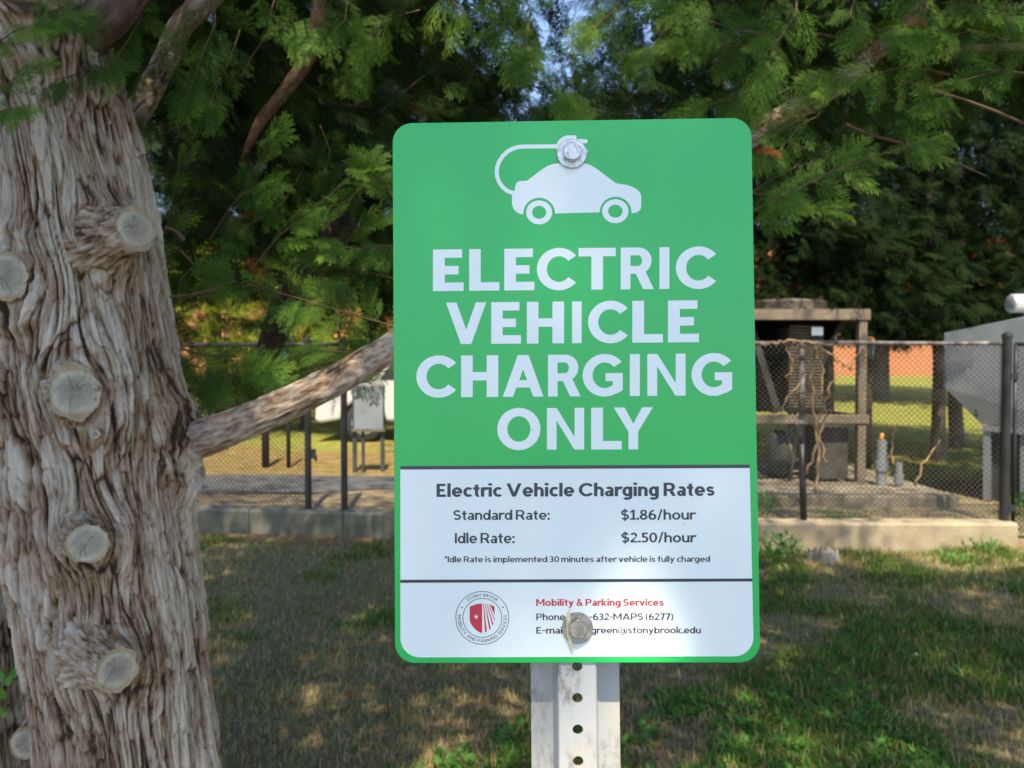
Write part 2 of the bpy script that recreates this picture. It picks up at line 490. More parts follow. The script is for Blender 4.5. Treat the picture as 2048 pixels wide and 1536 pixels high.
def mat_brick():
    m, nt, b = new_mat('orange brick')
    tc = N(nt, 'ShaderNodeTexCoord')
    mp = N(nt, 'ShaderNodeMapping')
    mp.inputs['Rotation'].default_value = (math.pi / 2, 0, 0)
    nt.links.new(tc.outputs['Object'], mp.inputs[0])
    br = N(nt, 'ShaderNodeTexBrick', Scale=4.0)
    br.inputs['Color1'].default_value = (0.45, 0.155, 0.055, 1)
    br.inputs['Color2'].default_value = (0.36, 0.115, 0.045, 1)
    br.inputs['Mortar'].default_value = (0.40, 0.26, 0.16, 1)
    nt.links.new(mp.outputs[0], br.inputs['Vector'])
    nt.links.new(br.outputs[0], b.inputs['Base Color'])
    b.inputs['Roughness'].default_value = 0.9
    return m

M_BRICK = mat_brick()

def mat_ground():
    m, nt, b = new_mat('dry lawn soil')
    tc = N(nt, 'ShaderNodeTexCoord')
    big = N(nt, 'ShaderNodeTexNoise', Scale=0.9, Detail=7.0, Roughness=0.65)
    fine = N(nt, 'ShaderNodeTexNoise', Scale=26.0, Detail=8.0, Roughness=0.75)
    mid = N(nt, 'ShaderNodeTexNoise', Scale=5.0, Detail=6.0, Roughness=0.7)
    for n in (big, fine, mid): nt.links.new(tc.outputs['Object'], n.inputs['Vector'])
    soil = ramp(nt, fine.outputs[0], [(0.3, (0.15, 0.115, 0.078)), (0.5, (0.235, 0.188, 0.13)), (0.72, (0.36, 0.295, 0.21))])
    grn = ramp(nt, fine.outputs[0], [(0.3, (0.05, 0.075, 0.022)), (0.6, (0.13, 0.17, 0.05)), (0.8, (0.25, 0.25, 0.10))])
    f = ramp(nt, mid.outputs[0], [(0.50, (0, 0, 0)), (0.62, (1, 1, 1))])
    mx = N(nt, 'ShaderNodeMix', data_type='RGBA')
    nt.links.new(f.outputs[0], mx.inputs[0])
    nt.links.new(soil.outputs[0], mx.inputs[6])
    nt.links.new(grn.outputs[0], mx.inputs[7])
    # beyond the fence: zone attribute 0 = near soil, 1 = straw-dry lawn, 2 = mown green lawn
    at = N(nt, 'ShaderNodeAttribute', attribute_name='zone')
    dry = ramp(nt, mid.outputs[0], [(0.3, (0.10, 0.075, 0.03)), (0.5, (0.19, 0.135, 0.05)), (0.62, (0.25, 0.18, 0.07)), (0.78, (0.12, 0.12, 0.035))])
    law = ramp(nt, mid.outputs[0], [(0.3, (0.10, 0.14, 0.018)), (0.55, (0.215, 0.215, 0.05)), (0.75, (0.29, 0.245, 0.07))])
    c1 = N(nt, 'ShaderNodeClamp')
    nt.links.new(at.outputs['Fac'], c1.inputs[0])
    s2 = N(nt, 'ShaderNodeMath', operation='SUBTRACT', use_clamp=True)
    nt.links.new(at.outputs['Fac'], s2.inputs[0])
    s2.inputs[1].default_value = 1.0
    m1 = N(nt, 'ShaderNodeMix', data_type='RGBA')
    nt.links.new(c1.outputs[0], m1.inputs[0])
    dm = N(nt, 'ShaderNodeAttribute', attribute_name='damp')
    shade_soil = ramp(nt, fine.outputs[0], [(0.3, (0.135, 0.102, 0.062)), (0.55, (0.225, 0.178, 0.112)), (0.75, (0.34, 0.275, 0.172))])  # soil tone for the left side, its shade put into the colour
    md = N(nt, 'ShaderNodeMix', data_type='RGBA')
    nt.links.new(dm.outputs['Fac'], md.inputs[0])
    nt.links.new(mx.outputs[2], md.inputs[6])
    nt.links.new(shade_soil.outputs[0], md.inputs[7])
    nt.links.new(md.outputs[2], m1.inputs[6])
    nt.links.new(dry.outputs[0], m1.inputs[7])
    m2 = N(nt, 'ShaderNodeMix', data_type='RGBA')
    nt.links.new(s2.outputs[0], m2.inputs[0])
    nt.links.new(m1.outputs[2], m2.inputs[6])
    nt.links.new(law.outputs[0], m2.inputs[7])
    nt.links.new(m2.outputs[2], b.inputs['Base Color'])
    b.inputs['Roughness'].default_value = 0.95
    b.inputs['Specular IOR Level'].default_value = 0.1
    bp = N(nt, 'ShaderNodeBump', Strength=1.0, Distance=0.02)
    nt.links.new(fine.outputs[0], bp.inputs['Height'])
    nt.links.new(bp.outputs[0], b.inputs['Normal'])
    return m

M_GROUND = mat_ground()
M_ASPH = mat_noise('worn grey asphalt', [(0.3, (0.045, 0.045, 0.048)), (0.7, (0.085, 0.084, 0.086))], scale=4, rough=0.9, bump=0.004, bump_scale=60)
M_LITTER = mat_noise('brown leaf litter', [(0.3, (0.07, 0.035, 0.02)), (0.7, (0.22, 0.12, 0.06))], scale=30, rough=0.95, bump=0.01, bump_scale=60)

# ------------------------------------------------------------------ ground
KERB = np.array([(-14, 8.35), (-2.96, 6.86), (1.7, 6.24), (4.17, 6.20), (14, 6.2)])

def kerb_y(x):
    return np.interp(x, KERB[:, 0], KERB[:, 1])

def sstep(a, b, x):
    t = np.clip((x - a) / (b - a), 0, 1)
    return t * t * (3 - 2 * t)

def ground_z(x, y):
    x, y = np.asarray(x, float), np.asarray(y, float)
    v = y - kerb_y(x)
    wide = 0.04 + 0.9 * sstep(4.2, 5.0, x)
    z = 0.19 * sstep(-wide, wide, v)
    z = z + (0.025 * noise3(x * 0.7, y * 0.7, 3.3) + 0.012 * noise3(x * 2.6, y * 2.6, 9.1)) * sstep(0.02, 0.6, np.abs(v))
    z = z + 0.05 * sstep(3.2, 4.2, x) * sstep(1.5, 0.0, np.abs(v)) * (v < 0)
    z = z + 0.55 * sstep(14, 38, y) + 0.012 * np.maximum(y - 38, 0)
    return z

gx = np.unique(np.concatenate([np.linspace(-7, 7, 141), np.linspace(-200, -7, 26), np.linspace(7, 200, 26)]))
gv = np.unique(np.concatenate([[-150, -60, -30, -15, -10], np.linspace(-7.5, -0.3, 73), [-0.2, -0.1, -0.04, -0.02, 0, 0.02, 0.04, 0.1, 0.2], np.linspace(0.3, 8, 60), np.linspace(8.5, 50, 50), [70, 110, 180, 300]]))
GX, GV = np.meshgrid(gx, gv)
GY = GV + kerb_y(GX)
GZ = ground_z(GX, GY)
nx, ny = len(gx), len(gv)
idx = np.arange(nx * ny).reshape(ny, nx)
Q = np.stack([idx[:-1, :-1], idx[:-1, 1:], idx[1:, 1:], idx[1:, :-1]], -1).reshape(-1, 4)
zone = np.where(GV < 0.0, 0.0, np.clip((GY - 8.6) / 0.8, 0, 1) + np.clip((GY - 11.6 + 1.4 * noise3(GX * .5, GY * .9, 2.2)) / 1.6, 0, 1))
zone = np.where((GX > .9) & (GV > .12), np.clip((GY - 7.4) / 1.0, 0, 2), zone)
gr = fast_mesh('ground', np.stack([GX, GY, GZ], -1).reshape(-1, 3), Q, M_GROUND, None, True, zone=np.clip(zone, 0, 2).ravel(), damp=np.clip(.85 - .6 * sstep(-.6, 1.2, GX) - .5 * sstep(2.6, 3.8, -GX + 0 * GX) * 0 + .5 * noise3(GX * 1.1, GY * 1.1, 7.7), 0, 1).ravel())  # last attribute weights the painted shade, stronger to the left
tag(gr, kind='structure')

# asphalt path beyond the fence
pth = MB()
px_, pv = [], []
for i, x in enumerate(np.linspace(-9, 1.5, 60)):
    yn = 7.75 + 0.02 * (x + 4) ** 2 * 0.3 + 0.25 * sstep(-2.2, -1.2, x)
    yf = 9.0
    for t in np.linspace(0, 1, 8):
        y = yn + (yf - yn) * t
        pv.append((x, y, float(ground_z(x, y)) + 0.012))
pf = [(i * 8 + j, (i + 1) * 8 + j, (i + 1) * 8 + j + 1, i * 8 + j + 1) for i in range(59) for j in range(7)]
pth.add(pv, pf)
tag(pth.build('path', M_ASPH, None, True), kind='structure')

# parking lot the camera stands on (behind and under the camera)
lot = MB()
lot.add([(-40, -60, 0.014), (40, -60, 0.014), (40, 0.28, 0.014), (-40, 0.28, 0.014)], [(0, 1, 2, 3)])
tag(lot.build('parking_lot', M_ASPH), kind='structure')

# ------------------------------------------------------------------ lettering engine
def _arc(cx, cy, rx, ry, a0, a1, s, t):
    n = max(6, int(abs(a1 - a0) / 9))
    out = []
    for k in range(n):
        p = [R(a0 + (a1 - a0) * (k + q) / n) for q in (0, 1)]
        o = [(cx + rx * math.cos(a), cy + ry * math.sin(a)) for a in p]
        i = [(cx + (rx - s) * math.cos(a), cy + (ry - t) * math.sin(a)) for a in p]
        out.append([o[0], o[1], i[1], i[0]])
    return out

def _b(x0, y0, x1, y1):
    return [[(x0, y0), (x1, y0), (x1, y1), (x0, y1)]]

def _d(x0, y0, x1, y1, w):
    """diagonal from (x0,y0) up or down to (x1,y1), flat horizontal ends of width w"""
    return [[(x0 - w / 2, y0), (x0 + w / 2, y0), (x1 + w / 2, y1), (x1 - w / 2, y1)]]

def _line(pts, s):
    out = []
    for (a, b) in zip(pts[:-1], pts[1:]):
        dx, dy = b[0] - a[0], b[1] - a[1]
        l = math.hypot(dx, dy) or 1
        nx_, ny_ = -dy / l * s / 2, dx / l * s / 2
        ex, ey = dx / l * s * 0.18, dy / l * s * 0.18
        out.append([(a[0] - ex + nx_, a[1] - ey + ny_), (a[0] - ex - nx_, a[1] - ey - ny_), (b[0] + ex - nx_, b[1] + ey - ny_), (b[0] + ex + nx_, b[1] + ey + ny_)])
    return out

def glyph(c, s, t):
    X = 0.72
    A = lambda cx, cy, rx, ry, a0=0, a1=360: _arc(cx, cy, rx, ry, a0, a1, s, t)
    if c == 'E': return 0.62, _b(0, 0, s, 1) + _b(s, 0, .60, t) + _b(s, 1 - t, .57, 1) + _b(s, .5 - t / 2, .50, .5 + t / 2)
    if c == 'L': return 0.60, _b(0, 0, s, 1) + _b(s, 0, .60, t)
    if c == 'T': return 0.74, _b(0, 1 - t, .74, 1) + _b(.37 - s / 2, 0, .37 + s / 2, 1 - t)
    if c == 'I': return s, _b(0, 0, s, 1)
    if c == 'H': return 0.74, _b(0, 0, s, 1) + _b(.74 - s, 0, .74, 1) + _b(s, .5 - t / 2, .74 - s, .5 + t / 2)
    if c == 'F': return 0.56, _b(0, 0, s, 1) + _b(s, 1 - t, .56, 1) + _b(s, .5 - t / 2, .50, .5 + t / 2)
    if c == 'C': return 0.90, A(.51, .5, .51, .51, 39, 321)
    if c == 'G': return 0.93, A(.51, .5, .51, .51, 39, 318) + [[(.53, .55), (.93, .55), (.93, .36), (.53, .36)], [(.93 - s, .36), (.93, .36), (.93, .14), (.93 - s, .12)], [(.93 - s, .25), (.93, .142), (.8, .06), (.6, .1)]]
    if c == 'O': return 1.0, A(.5, .5, .5, .51)
    if c in 'RPB':
        w = .74
        o = _b(0, 0, s, 1)
        if c == 'B':
            return .68, o + _b(s, 1 - t, .38, 1) + _b(s, .48, .40, .48 + t) + _b(s, 0, .40, t) + A(.38, .74, .26, .26, -90, 90) + A(.40, .26 + t / 2, .28, .26 + t / 2, -90, 90)
        cy, ry = (1 + .37) / 2, .315
        o += _b(s, 1 - t * .92, .42, 1) + _b(s, .37, .42, .37 + t * .92) + _arc(.42, cy, ry, ry, -90, 90, s, t * .92)
        if c == 'R': o += [[(.36, .37), (.58, .44), (.79, 0), (.79 - s * 1.1, 0)]]
        return (.79 if c == 'R' else .74), o
    if c == 'D': return .80, _b(0, 0, s, 1) + _b(s, 0, .36, t) + _b(s, 1 - t, .36, 1) + A(.36, .5, .44, .5, -90, 90)
    if c == 'V': return 0.96, [[(0, 1), (s * 1.08, 1), (.48 + s * .54 - .06 + .06, 0), (.48 - s * .54, 0)], [(.96 - s * 1.08, 1), (.96, 1), (.48 + s * .54, 0), (.48 + s * .54 - s * 1.05, 0)]]
    if c == 'A': return 0.97, [[(0, 0), (s * 1.05, 0), (.485 + s * .55, 1), (.485 - s * .55, 1)], [(.97 - s * 1.05, 0), (.97, 0), (.485 + s * .55, 1), (.485 - s * .55, 1)], [(.22, .22), (.75, .22), (.68, .22 + t * .88), (.29, .22 + t * .88)]]
    if c == 'N': return 0.90, _b(0, 0, s, 1) + _b(.90 - s, 0, .90, 1) + [[(s * .2, 1), (s * 1.02, 1), (.90 - s * .2, 0), (.90 - s * 1.02, 0)]]
    if c == 'M': return 1.02, _b(0, 0, s, 1) + _b(1.02 - s, 0, 1.02, 1) + [[(0, 1), (s * 1.1, 1), (.51 + s * .4, .25), (.51 - s * .4, .25)], [(1.02, 1), (1.02 - s * 1.1, 1), (.51 - s * .4, .25), (.51 + s * .4, .25)]]
    if c == 'Y': return 0.94, _b(.47 - s / 2, 0, .47 + s / 2, .46) + [[(0, 1), (s * 1.12, 1), (.47 + s * .5, .40), (.47 - s / 2, .42)], [(.94, 1), (.94 - s * 1.12, 1), (.47 - s * .5, .40), (.47 + s / 2, .42)]]
    if c == 'K': return 0.76, _b(0, 0, s, 1) + [[(.74 - s * 1.2, 1), (.74, 1), (s + .14, .36), (s, .46)], [(.76 - s * 1.2, 0), (.76, 0), (.34, .62), (.22, .50)]]
    if c == 'S':
        w = (s + t) / 2 * .98
        r1, h1, h2 = .34 - s / 2, (.5 - t / 2) / 2, (.5 - t / 2) / 2
        sp = [(.33 + r1 * .93 * math.cos(R(a)), .5 + h1 + h1 * math.sin(R(a))) for a in range(32, 271, 14)] + [(.33 + r1 * math.cos(R(a)), .5 - h2 + h2 * math.sin(R(a))) for a in range(84, -150, -14)]
        return .67, _line(sp, w)
    # lower case
    if c == 'o': return .68, A(.34, X / 2, .34, X / 2 + .012)
    if c == 'c': return .56, A(.34, X / 2, .34, X / 2 + .012, 47, 313)
    if c == 'e': return .66, A(.335, X / 2, .335, X / 2 + .012, 2, 318) + _b(.06, X / 2 - t * .55, .655, X / 2 + t * .35)
    if c == 'd': return .66, A(.31, X / 2, .31, X / 2 + .012) + _b(.66 - s, 0, .66, 1.03)
    if c == 'b': return .66, A(.35, X / 2, .31, X / 2 + .012) + _b(0, 0, s, 1.03)
    if c == 'p': return .66, A(.35, X / 2, .31, X / 2 + .012) + _b(0, -.26, s, X)
    if c == 'g': return .64, A(.31, X / 2, .31, X / 2 + .012) + _b(.64 - s, -.02, .64, X) + _arc(.31, -.02, .33, .26, 215, 360, s, t)
    if c == 'a': return .56, _b(.56 - s, 0, .56, .46) + _arc(.29, .46, .27, .272, 0, 145, s, t) + _arc(.25, .205, .25, .217, 0, 360, s * .95, t * .85) + _b(.25, .42 - t * .85, .5, .42)
    if c in 'nhmr':
        o = _b(0, 0, s, 1.03 if c == 'h' else X)
        if c == 'r': return .42, o + _arc(.36, X - .33, .36, .345, 62, 160, s, t * 1.15)
        if c == 'm': return .98, o + _arc(.29, X - .27, .27, .285, 0, 165, s, t) + _b(.56 - s, 0, .56, X - .27) + _arc(.71, X - .27, .27, .285, 0, 165, s, t) + _b(.98 - s, 0, .98, X - .27)
        return .62, o + _arc(.32, X - .3, .30, .315, 0, 165, s, t) + _b(.62 - s, 0, .62, X - .3)
    if c == 'u': return .62, _b(.62 - s, 0, .62, X) + _b(0, .3, s, X) + _arc(.30, .3, .30, .315, 180, 345, s, t)
    if c == 'i': return s, _b(0, 0, s, X) + _b(-.01, .84, s + .01, 1.02)
    if c == 'l': return s, _b(0, 0, s, 1.03)
    if c == 't': return .42, _b(.11, .2, .11 + s, .92) + _b(0, X - t, .41, X) + _arc(.33, .22, .22, .235, 180, 290, s, t)
    if c == 'f': return .42, _b(.11, 0, .11 + s, .76) + _b(0, X - t, .38, X) + _arc(.35, .76, .24, .28, 80, 180, s, t)
    if c == 's':
        w = (s + t) / 2 * .86
        r1, h1 = .285 - s / 2, (X / 2 - t / 2) / 2
        sp = [(.28 + r1 * .92 * math.cos(R(a)), X / 2 + h1 + h1 * math.sin(R(a))) for a in range(28, 271, 16)] + [(.28 + r1 * math.cos(R(a)), X / 2 - h1 + h1 * math.sin(R(a))) for a in range(82, -152, -16)]
        return .56, _line(sp, w)
    if c == 'v': return .64, _d(.32, 0, s * .5, X, s * 1.06) + _d(.32, 0, .64 - s * .5, X, s * 1.06)
    if c == 'y': return .64, _d(.34, 0.02, s * .5, X, s * 1.06) + _d(.20, -.26, .64 - s * .5, X, s * 1.06) + _b(.04, -.26, .24, -.26 + t)
    if c == 'k': return .62, _b(0, 0, s, 1.03) + [[(.60 - s * 1.2, X), (.60, X), (s + .12, .25), (s, .32)], [(.62 - s * 1.25, 0), (.62, 0), (.30, .46), (.19, .36)]]
    # digits and signs
    if c == '0': return .66, A(.33, .5, .33, .51)
    if c == '1': return .46, _b(.20, t, .20 + s, 1) + _b(0, 0, .46, t) + [[(.0, .80), (.20, 1), (.20, .80), (.0, .66)]]
    if c == '2': return .58, _arc(.28, .70, .28, .31, -25, 160, s, t) + _b(0, 0, .58, t) + [[(0, t), (s * 1.3, t), (.55, .60), (.38, .52)]]
    if c == '3': return .58, _arc(.26, .745, .27, .265, -70, 150, s, t) + _arc(.27, .275, .30, .285, -150, 85, s, t) + _b(.17, .5 - t * .3, .34, .5 + t * .6)
    if c == '5': return .58, _b(.06, 1 - t, .54, 1) + _b(.06, .50, .06 + s, 1) + _arc(.26, .32, .32, .33, -145, 125, s, t)
    if c == '6': return .64, A(.32, .31, .32, .32) + _arc(.46, .36, .46, .65, 92, 180, s, t)
    if c == '7': return .58, _b(0, 1 - t, .58, 1) + [[(.14, 0), (.14 + s * 1.1, 0), (.58, 1 - t), (.58 - s * 1.1, 1 - t)]]
    if c == '8': return .64, _arc(.32, .745, .27, .265, 0, 360, s * .95, t * .9) + _arc(.32, .275, .32, .285, 0, 360, s, t)
    if c == '9': return .64, A(.32, .69, .32, .32) + _arc(.18, .64, .46, .65, -88, 0, s, t)
    if c == '$':
        a, o = glyph('S', s, t)
        return a, o + _b(.33 - s * .32, -.13, .33 + s * .32, 1.12)
    if c == '/': return .44, _d(0.0 + s * .4, -.06, .44 - s * .4, 1.06, s * .85)
    if c == ':': return s, _b(0, 0, s * 1.1, .19) + _b(0, .50, s * 1.1, .69)
    if c == '.': return s, _b(0, 0, s * 1.15, .2)
    if c == '-': return .36, _b(0, .38, .36, .38 + t)
    if c == '*': return .34, _line([(.17, .68), (.17, 1.02)], s * .6) + _line([(.03, .76), (.31, .94)], s * .6) + _line([(.31, .76), (.03, .94)], s * .6)
    if c == '(': return .3, _arc(.55, .42, .55, .78, 135, 225, s * .8, t)
    if c == ')': return .3, _arc(-.25, .42, .55, .78, -45, 45, s * .8, t)
    if c == '&': return .80, _arc(.34, .79, .22, .22, -30, 220, s * .85, t * .85) + _arc(.29, .26, .29, .27, 95, 320, s * .9, t) + [[(.14, .78), (.30, .80), (.80, 0), (.80 - s * 1.2, 0)]] + _line([(.40, .60), (.20, .45)], t) + _line([(.52, .12), (.68, .42)], s * .8)
    if c == '@': return 1.1, _arc(.55, .40, .55, .60, -300, 28, s * .6, t * .6) + _arc(.53, .38, .26, .30, 0, 360, s * .7, t * .7) + _b(.74, .14, .74 + s * .7, .64) + _arc(.92, .2, .18, .14, 180, 360, s * .6, t * .6)
    raise KeyError(c)

def layout(text, s, t, track=0.14, space=0.30):
    x, polys = 0.0, []
    for c in text:
        if c == ' ':
            x += space
            continue
        a, ps = glyph(c, s, t)
        polys += [[(p[0] + x, p[1]) for p in q] for q in ps]
        x += a + track
    return polys

# ------------------------------------------------------------------ the sign
SW, SH = 0.3048, 0.4572
def euler_m(a, b, c):
    return Matrix.Rotation(c, 4, 'Z') @ Matrix.Rotation(b, 4, 'Y') @ Matrix.Rotation(a, 4, 'X')
SIGN_M = CAM_M @ Matrix.Translation((0.05223577, -0.00442836, -0.62798191)) @ euler_m(-0.02414285, -0.01938983, 0.00901784)

# homography: photo pixels -> sign plane
_im = np.array([[786.5, 246], [1501.5, 234], [1519.5, 1326], [791.3, 1327]])
_ob = np.array([[-SW / 2, SH / 2], [SW / 2, SH / 2], [SW / 2, -SH / 2], [-SW / 2, -SH / 2]])
_A, _bv = [], []
for (u, v), (x, y) in zip(_im, _ob):
    _A += [[u, v, 1, 0, 0, 0, -u * x, -v * x], [0, 0, 0, u, v, 1, -u * y, -v * y]]
    _bv += [x, y]
_h = np.append(np.linalg.solve(np.array(_A), np.array(_bv)), 1).reshape(3, 3)
def S(u, v):
    q = _h @ np.array([u, v, 1.0])
    return (q[0] / q[2], q[1] / q[2])

base = SIGN_M @ Vector((0.0, -1.37, -0.012))
base.z = 0.0
sign = thing('road_sign', base, 'green and white charging rate sign bolted to a perforated galvanised post', 'sign')

def sheet_poly(w, h, r, n=10):
    out = []
    for (cx, cy, a0) in ((w / 2 - r, h / 2 - r, 0), (-w / 2 + r, h / 2 - r, 90), (-w / 2 + r, -h / 2 + r, 180), (w / 2 - r, -h / 2 + r, 270)):
        for k in range(n + 1):
            a = R(a0 + 90 * k / n)
            out.append((cx + r * math.cos(a), cy + r * math.sin(a)))
    return out

mb = MB()
mb.prism(sheet_poly(SW, SH, 0.0165), -0.0020, 0.0, SIGN_M)
panel = mb.build('sign_panel', M_GREEN, sign, bevel=0.0004)

def decal(name, polys, z, mat, parent=panel, label=None):
    """flat printed shapes lying on the sheet; polys in sign-plane metres"""
    m = MB()
    for k, poly in enumerate(polys):
        zz = z + (k % 40) * 1.2e-6
        a = sum(poly[i][0] * poly[(i + 1) % len(poly)][1] - poly[(i + 1) % len(poly)][0] * poly[i][1] for i in range(len(poly)))
        if a < 0: poly = poly[::-1]
        m.add([tuple(SIGN_M @ Vector((x, y, zz))) for x, y in poly], [tuple(range(len(poly)))])
    o = m.build(name, mat, parent)
    if label: o['label'] = label
    return o

Z1, Z2, Z3 = 0.00012, 0.00024, 0.00036

# white lower field with rounded bottom corners
wf = [S(802, 938), S(1498, 935)]
for (cx, cy, a0) in ((1505.5 - 38, 1313.5 - 38, 0), (802 + 40, 1315.5 - 38, 90)):
    for k in range(9):
        a = R(a0 + 90 * k / 8)
        wf.append(S(cx + 38 * math.cos(a) * (1.0 if a0 == 0 else 1.05), cy + 38 * math.sin(a)))
decal('rate_field', [wf], Z1, M_WHITE)
decal('divider_bar', [[S(802, 932.3), S(1498, 929.2), S(1498, 936), S(802, 939.2)]], Z2, M_INK)
decal('divider_bar', [[S(802, 1160), S(1503, 1157.5), S(1503.2, 1163.4), S(802, 1166)]], Z2, M_INK)

# big title, letter by letter
TITLE = [
    ([('E', 867, 928), ('L', 939, 999), ('E', 1009, 1069), ('C', 1074, 1152), ('T', 1157, 1231), ('R', 1241, 1307), ('I', 1318, 1338), ('C', 1351, 1431)], (867, 498.7, 582.0), (1338, 493.6, 577.3)),
    ([('V', 893, 973), ('E', 983, 1042), ('H', 1054, 1128), ('I', 1144, 1163), ('C', 1176, 1255), ('L', 1264, 1325), ('E', 1335, 1397)], (893, 605.0, 688.2), (1397, 600.0, 684.0)),
    ([('C', 834, 913), ('H', 923, 997), ('A', 1006, 1087), ('R', 1096, 1161), ('G', 1165, 1245), ('I', 1259, 1279), ('N', 1294, 1370), ('G', 1382, 1463)], (923, 711.0, 794.2), (1370, 707.0, 791.0)),
    ([('O', 995, 1081), ('N', 1094, 1168), ('L', 1182, 1243), ('Y', 1227, 1305)], (1094, 816.0, 899.3), (1305, 814.4, 898.6)),
]
for letters, (xa, ta, ba), (xb, tb, bb) in TITLE:
    polys = []
    for c, x0, x1 in letters:
        _, ps = glyph(c, 0.231, 0.203)
        mx0 = min(p[0] for q in ps for p in q)
        mx1 = max(p[0] for q in ps for p in q)
        if c == 'C': mx1 = 0.905
        for q in ps:
            row = []
            for (x, y) in q:
                u = x0 + (x - mx0) / (mx1 - mx0) * (x1 - x0)
                k = (u - xa) / (xb - xa)
                top, bot = ta + (tb - ta) * k, ba + (bb - ba) * k
                row.append(S(u, bot + (top - bot) * y))
            polys.append(row)
    decal('title_lettering', polys, Z1, M_WHITE)

def text_line(name, text, x0, x1, top0, base0, top1, base1, mat, s, t, z=Z2, track=0.07, space=0.23):
    ps = layout(text, s, t, track, space)
    a = min(p[0] for q in ps for p in q)
    b = max(p[0] for q in ps for p in q)
    out = []
    for q in ps:
        row = []
        for (x, y) in q:
            k = (x - a) / (b - a)
            top, bot = top0 + (top1 - top0) * k, base0 + (base1 - base0) * k
            row.append(S(x0 + (x1 - x0) * k, bot + (top - bot) * y))
        out.append(row)
    return decal(name, out, z, mat)

text_line('rates_heading', 'Electric Vehicle Charging Rates', 874, 1428, 967.6, 994, 965, 991.8, M_INK, .215, .185)
text_line('rate_line', 'Standard Rate:', 907.6, 1099.5, 1020.5, 1040.2, 1020, 1039.6, M_INK, .178, .155)
text_line('rate_line', '$1.86/hour', 1241.5, 1391.7, 1019.8, 1039.8, 1019.6, 1039.4, M_INK, .178, .155)
text_line('rate_line', 'Idle Rate:', 910.5, 1029.6, 1066.2, 1086.9, 1066, 1086.6, M_INK, .178, .155)
text_line('rate_line', '$2.50/hour', 1242.2, 1392.6, 1065.6, 1085.3, 1065.2, 1085, M_INK, .178, .155)
text_line('footnote', '*Idle Rate is implemented 30 minutes after vehicle is fully charged', 890, 1419, 1113, 1125, 1112.3, 1124, M_INK, .175, .15)
text_line('department_name', 'Mobility & Parking Services', 1072.4, 1326.5, 1198.4, 1212.3, 1198.2, 1212, M_RED, .20, .17)
text_line('contact_line', 'Phone', 1072.6, 1130, 1227.6, 1241, 1227.5, 1240.9, M_INK, .175, .15)
text_line('contact_line', '-632-MAPS (6277)', 1178.6, 1345.5, 1227.3, 1240.9, 1227, 1240.5, M_INK, .175, .15)
text_line('contact_line', 'E-mai', 1072.6, 1124.5, 1254.6, 1267.8, 1254.5, 1267.7, M_INK, .175, .15)
text_line('contact_line', 'green@stonybrook.edu', 1181.8, 1400.5, 1254.3, 1267.6, 1254, 1267.2, M_INK, .175, .15)

# pictogram of a car on a charging cable (traced in a 5.689x view of the photo at 960,250)
T5 = lambda x, y: S(960 + x / 5.689, 250 + y / 5.689)
def ring(cx, cy, rx, ry, ri, rj, n=48, f=T5):
    out = []
    for k in range(n):
        a0, a1 = 2 * math.pi * k / n, 2 * math.pi * (k + 1) / n
        out.append([f(cx + rx * math.cos(a0), cy + ry * math.sin(a0)), f(cx + rx * math.cos(a1), cy + ry * math.sin(a1)), f(cx + ri * math.cos(a1), cy + rj * math.sin(a1)), f(cx + ri * math.cos(a0), cy + rj * math.sin(a0))])
    return out
upper = [(365, 790), (400, 768), (400, 710), (408, 670), (430, 645), (465, 633), (520, 632), (545, 625), (590, 590), (700, 505), (770, 460), (830, 440), (890, 433), (1190, 433), (1250, 450), (1320, 490), (1440, 580), (1530, 650), (1560, 663), (1620, 670), (1700, 687), (1770, 720), (1815, 760), (1830, 805), (1830, 920), (1820, 960), (1795, 985), (1755, 998), (1720, 998)]
arch_r = [(1540 + 181 * math.cos(R(a)), 990 - 178 * math.sin(R(a))) for a in range(0, 181, 9)]
arch_l = [(674 + 180 * math.cos(R(a)), 1003 - 178 * math.sin(R(a))) for a in range(0, 181, 9)]
low = [(495, 1015), (460, 1010), (420, 990), (385, 955), (367, 905)]
car_poly = upper + arch_r + arch_l + low
decal('car_pictogram', [[T5(*p) for p in car_poly]] + ring(674, 991, 147, 136, 80, 73) + ring(1537, 977, 149, 136, 82, 74), Z1, M_WHITE)
cab = [(875, 238), (480, 243), (430, 248), (370, 268), (315, 300), (262, 350), (222, 412), (200, 470), (193, 530), (200, 590), (225, 655), (262, 705), (310, 745), (355, 763), (405, 770)]
cabp = _line(cab, 46)
plug = [(868, 226), (880, 195), (905, 160), (940, 132), (985, 116), (1095, 113), (1096, 350), (985, 350), (940, 335), (905, 310), (880, 285), (868, 270)]
prong = [[(1095, 157), (1203, 157), (1220, 165), (1227, 181), (1220, 197), (1203, 205), (1095, 205)], [(1095, 262), (1203, 262), (1220, 270), (1227, 286), (1220, 302), (1203, 310), (1095, 310)]]
decal('cable_pictogram', [[T5(*p) for p in q] for q in cabp + [plug] + prong], Z1 + 0.00005, M_WHITE)

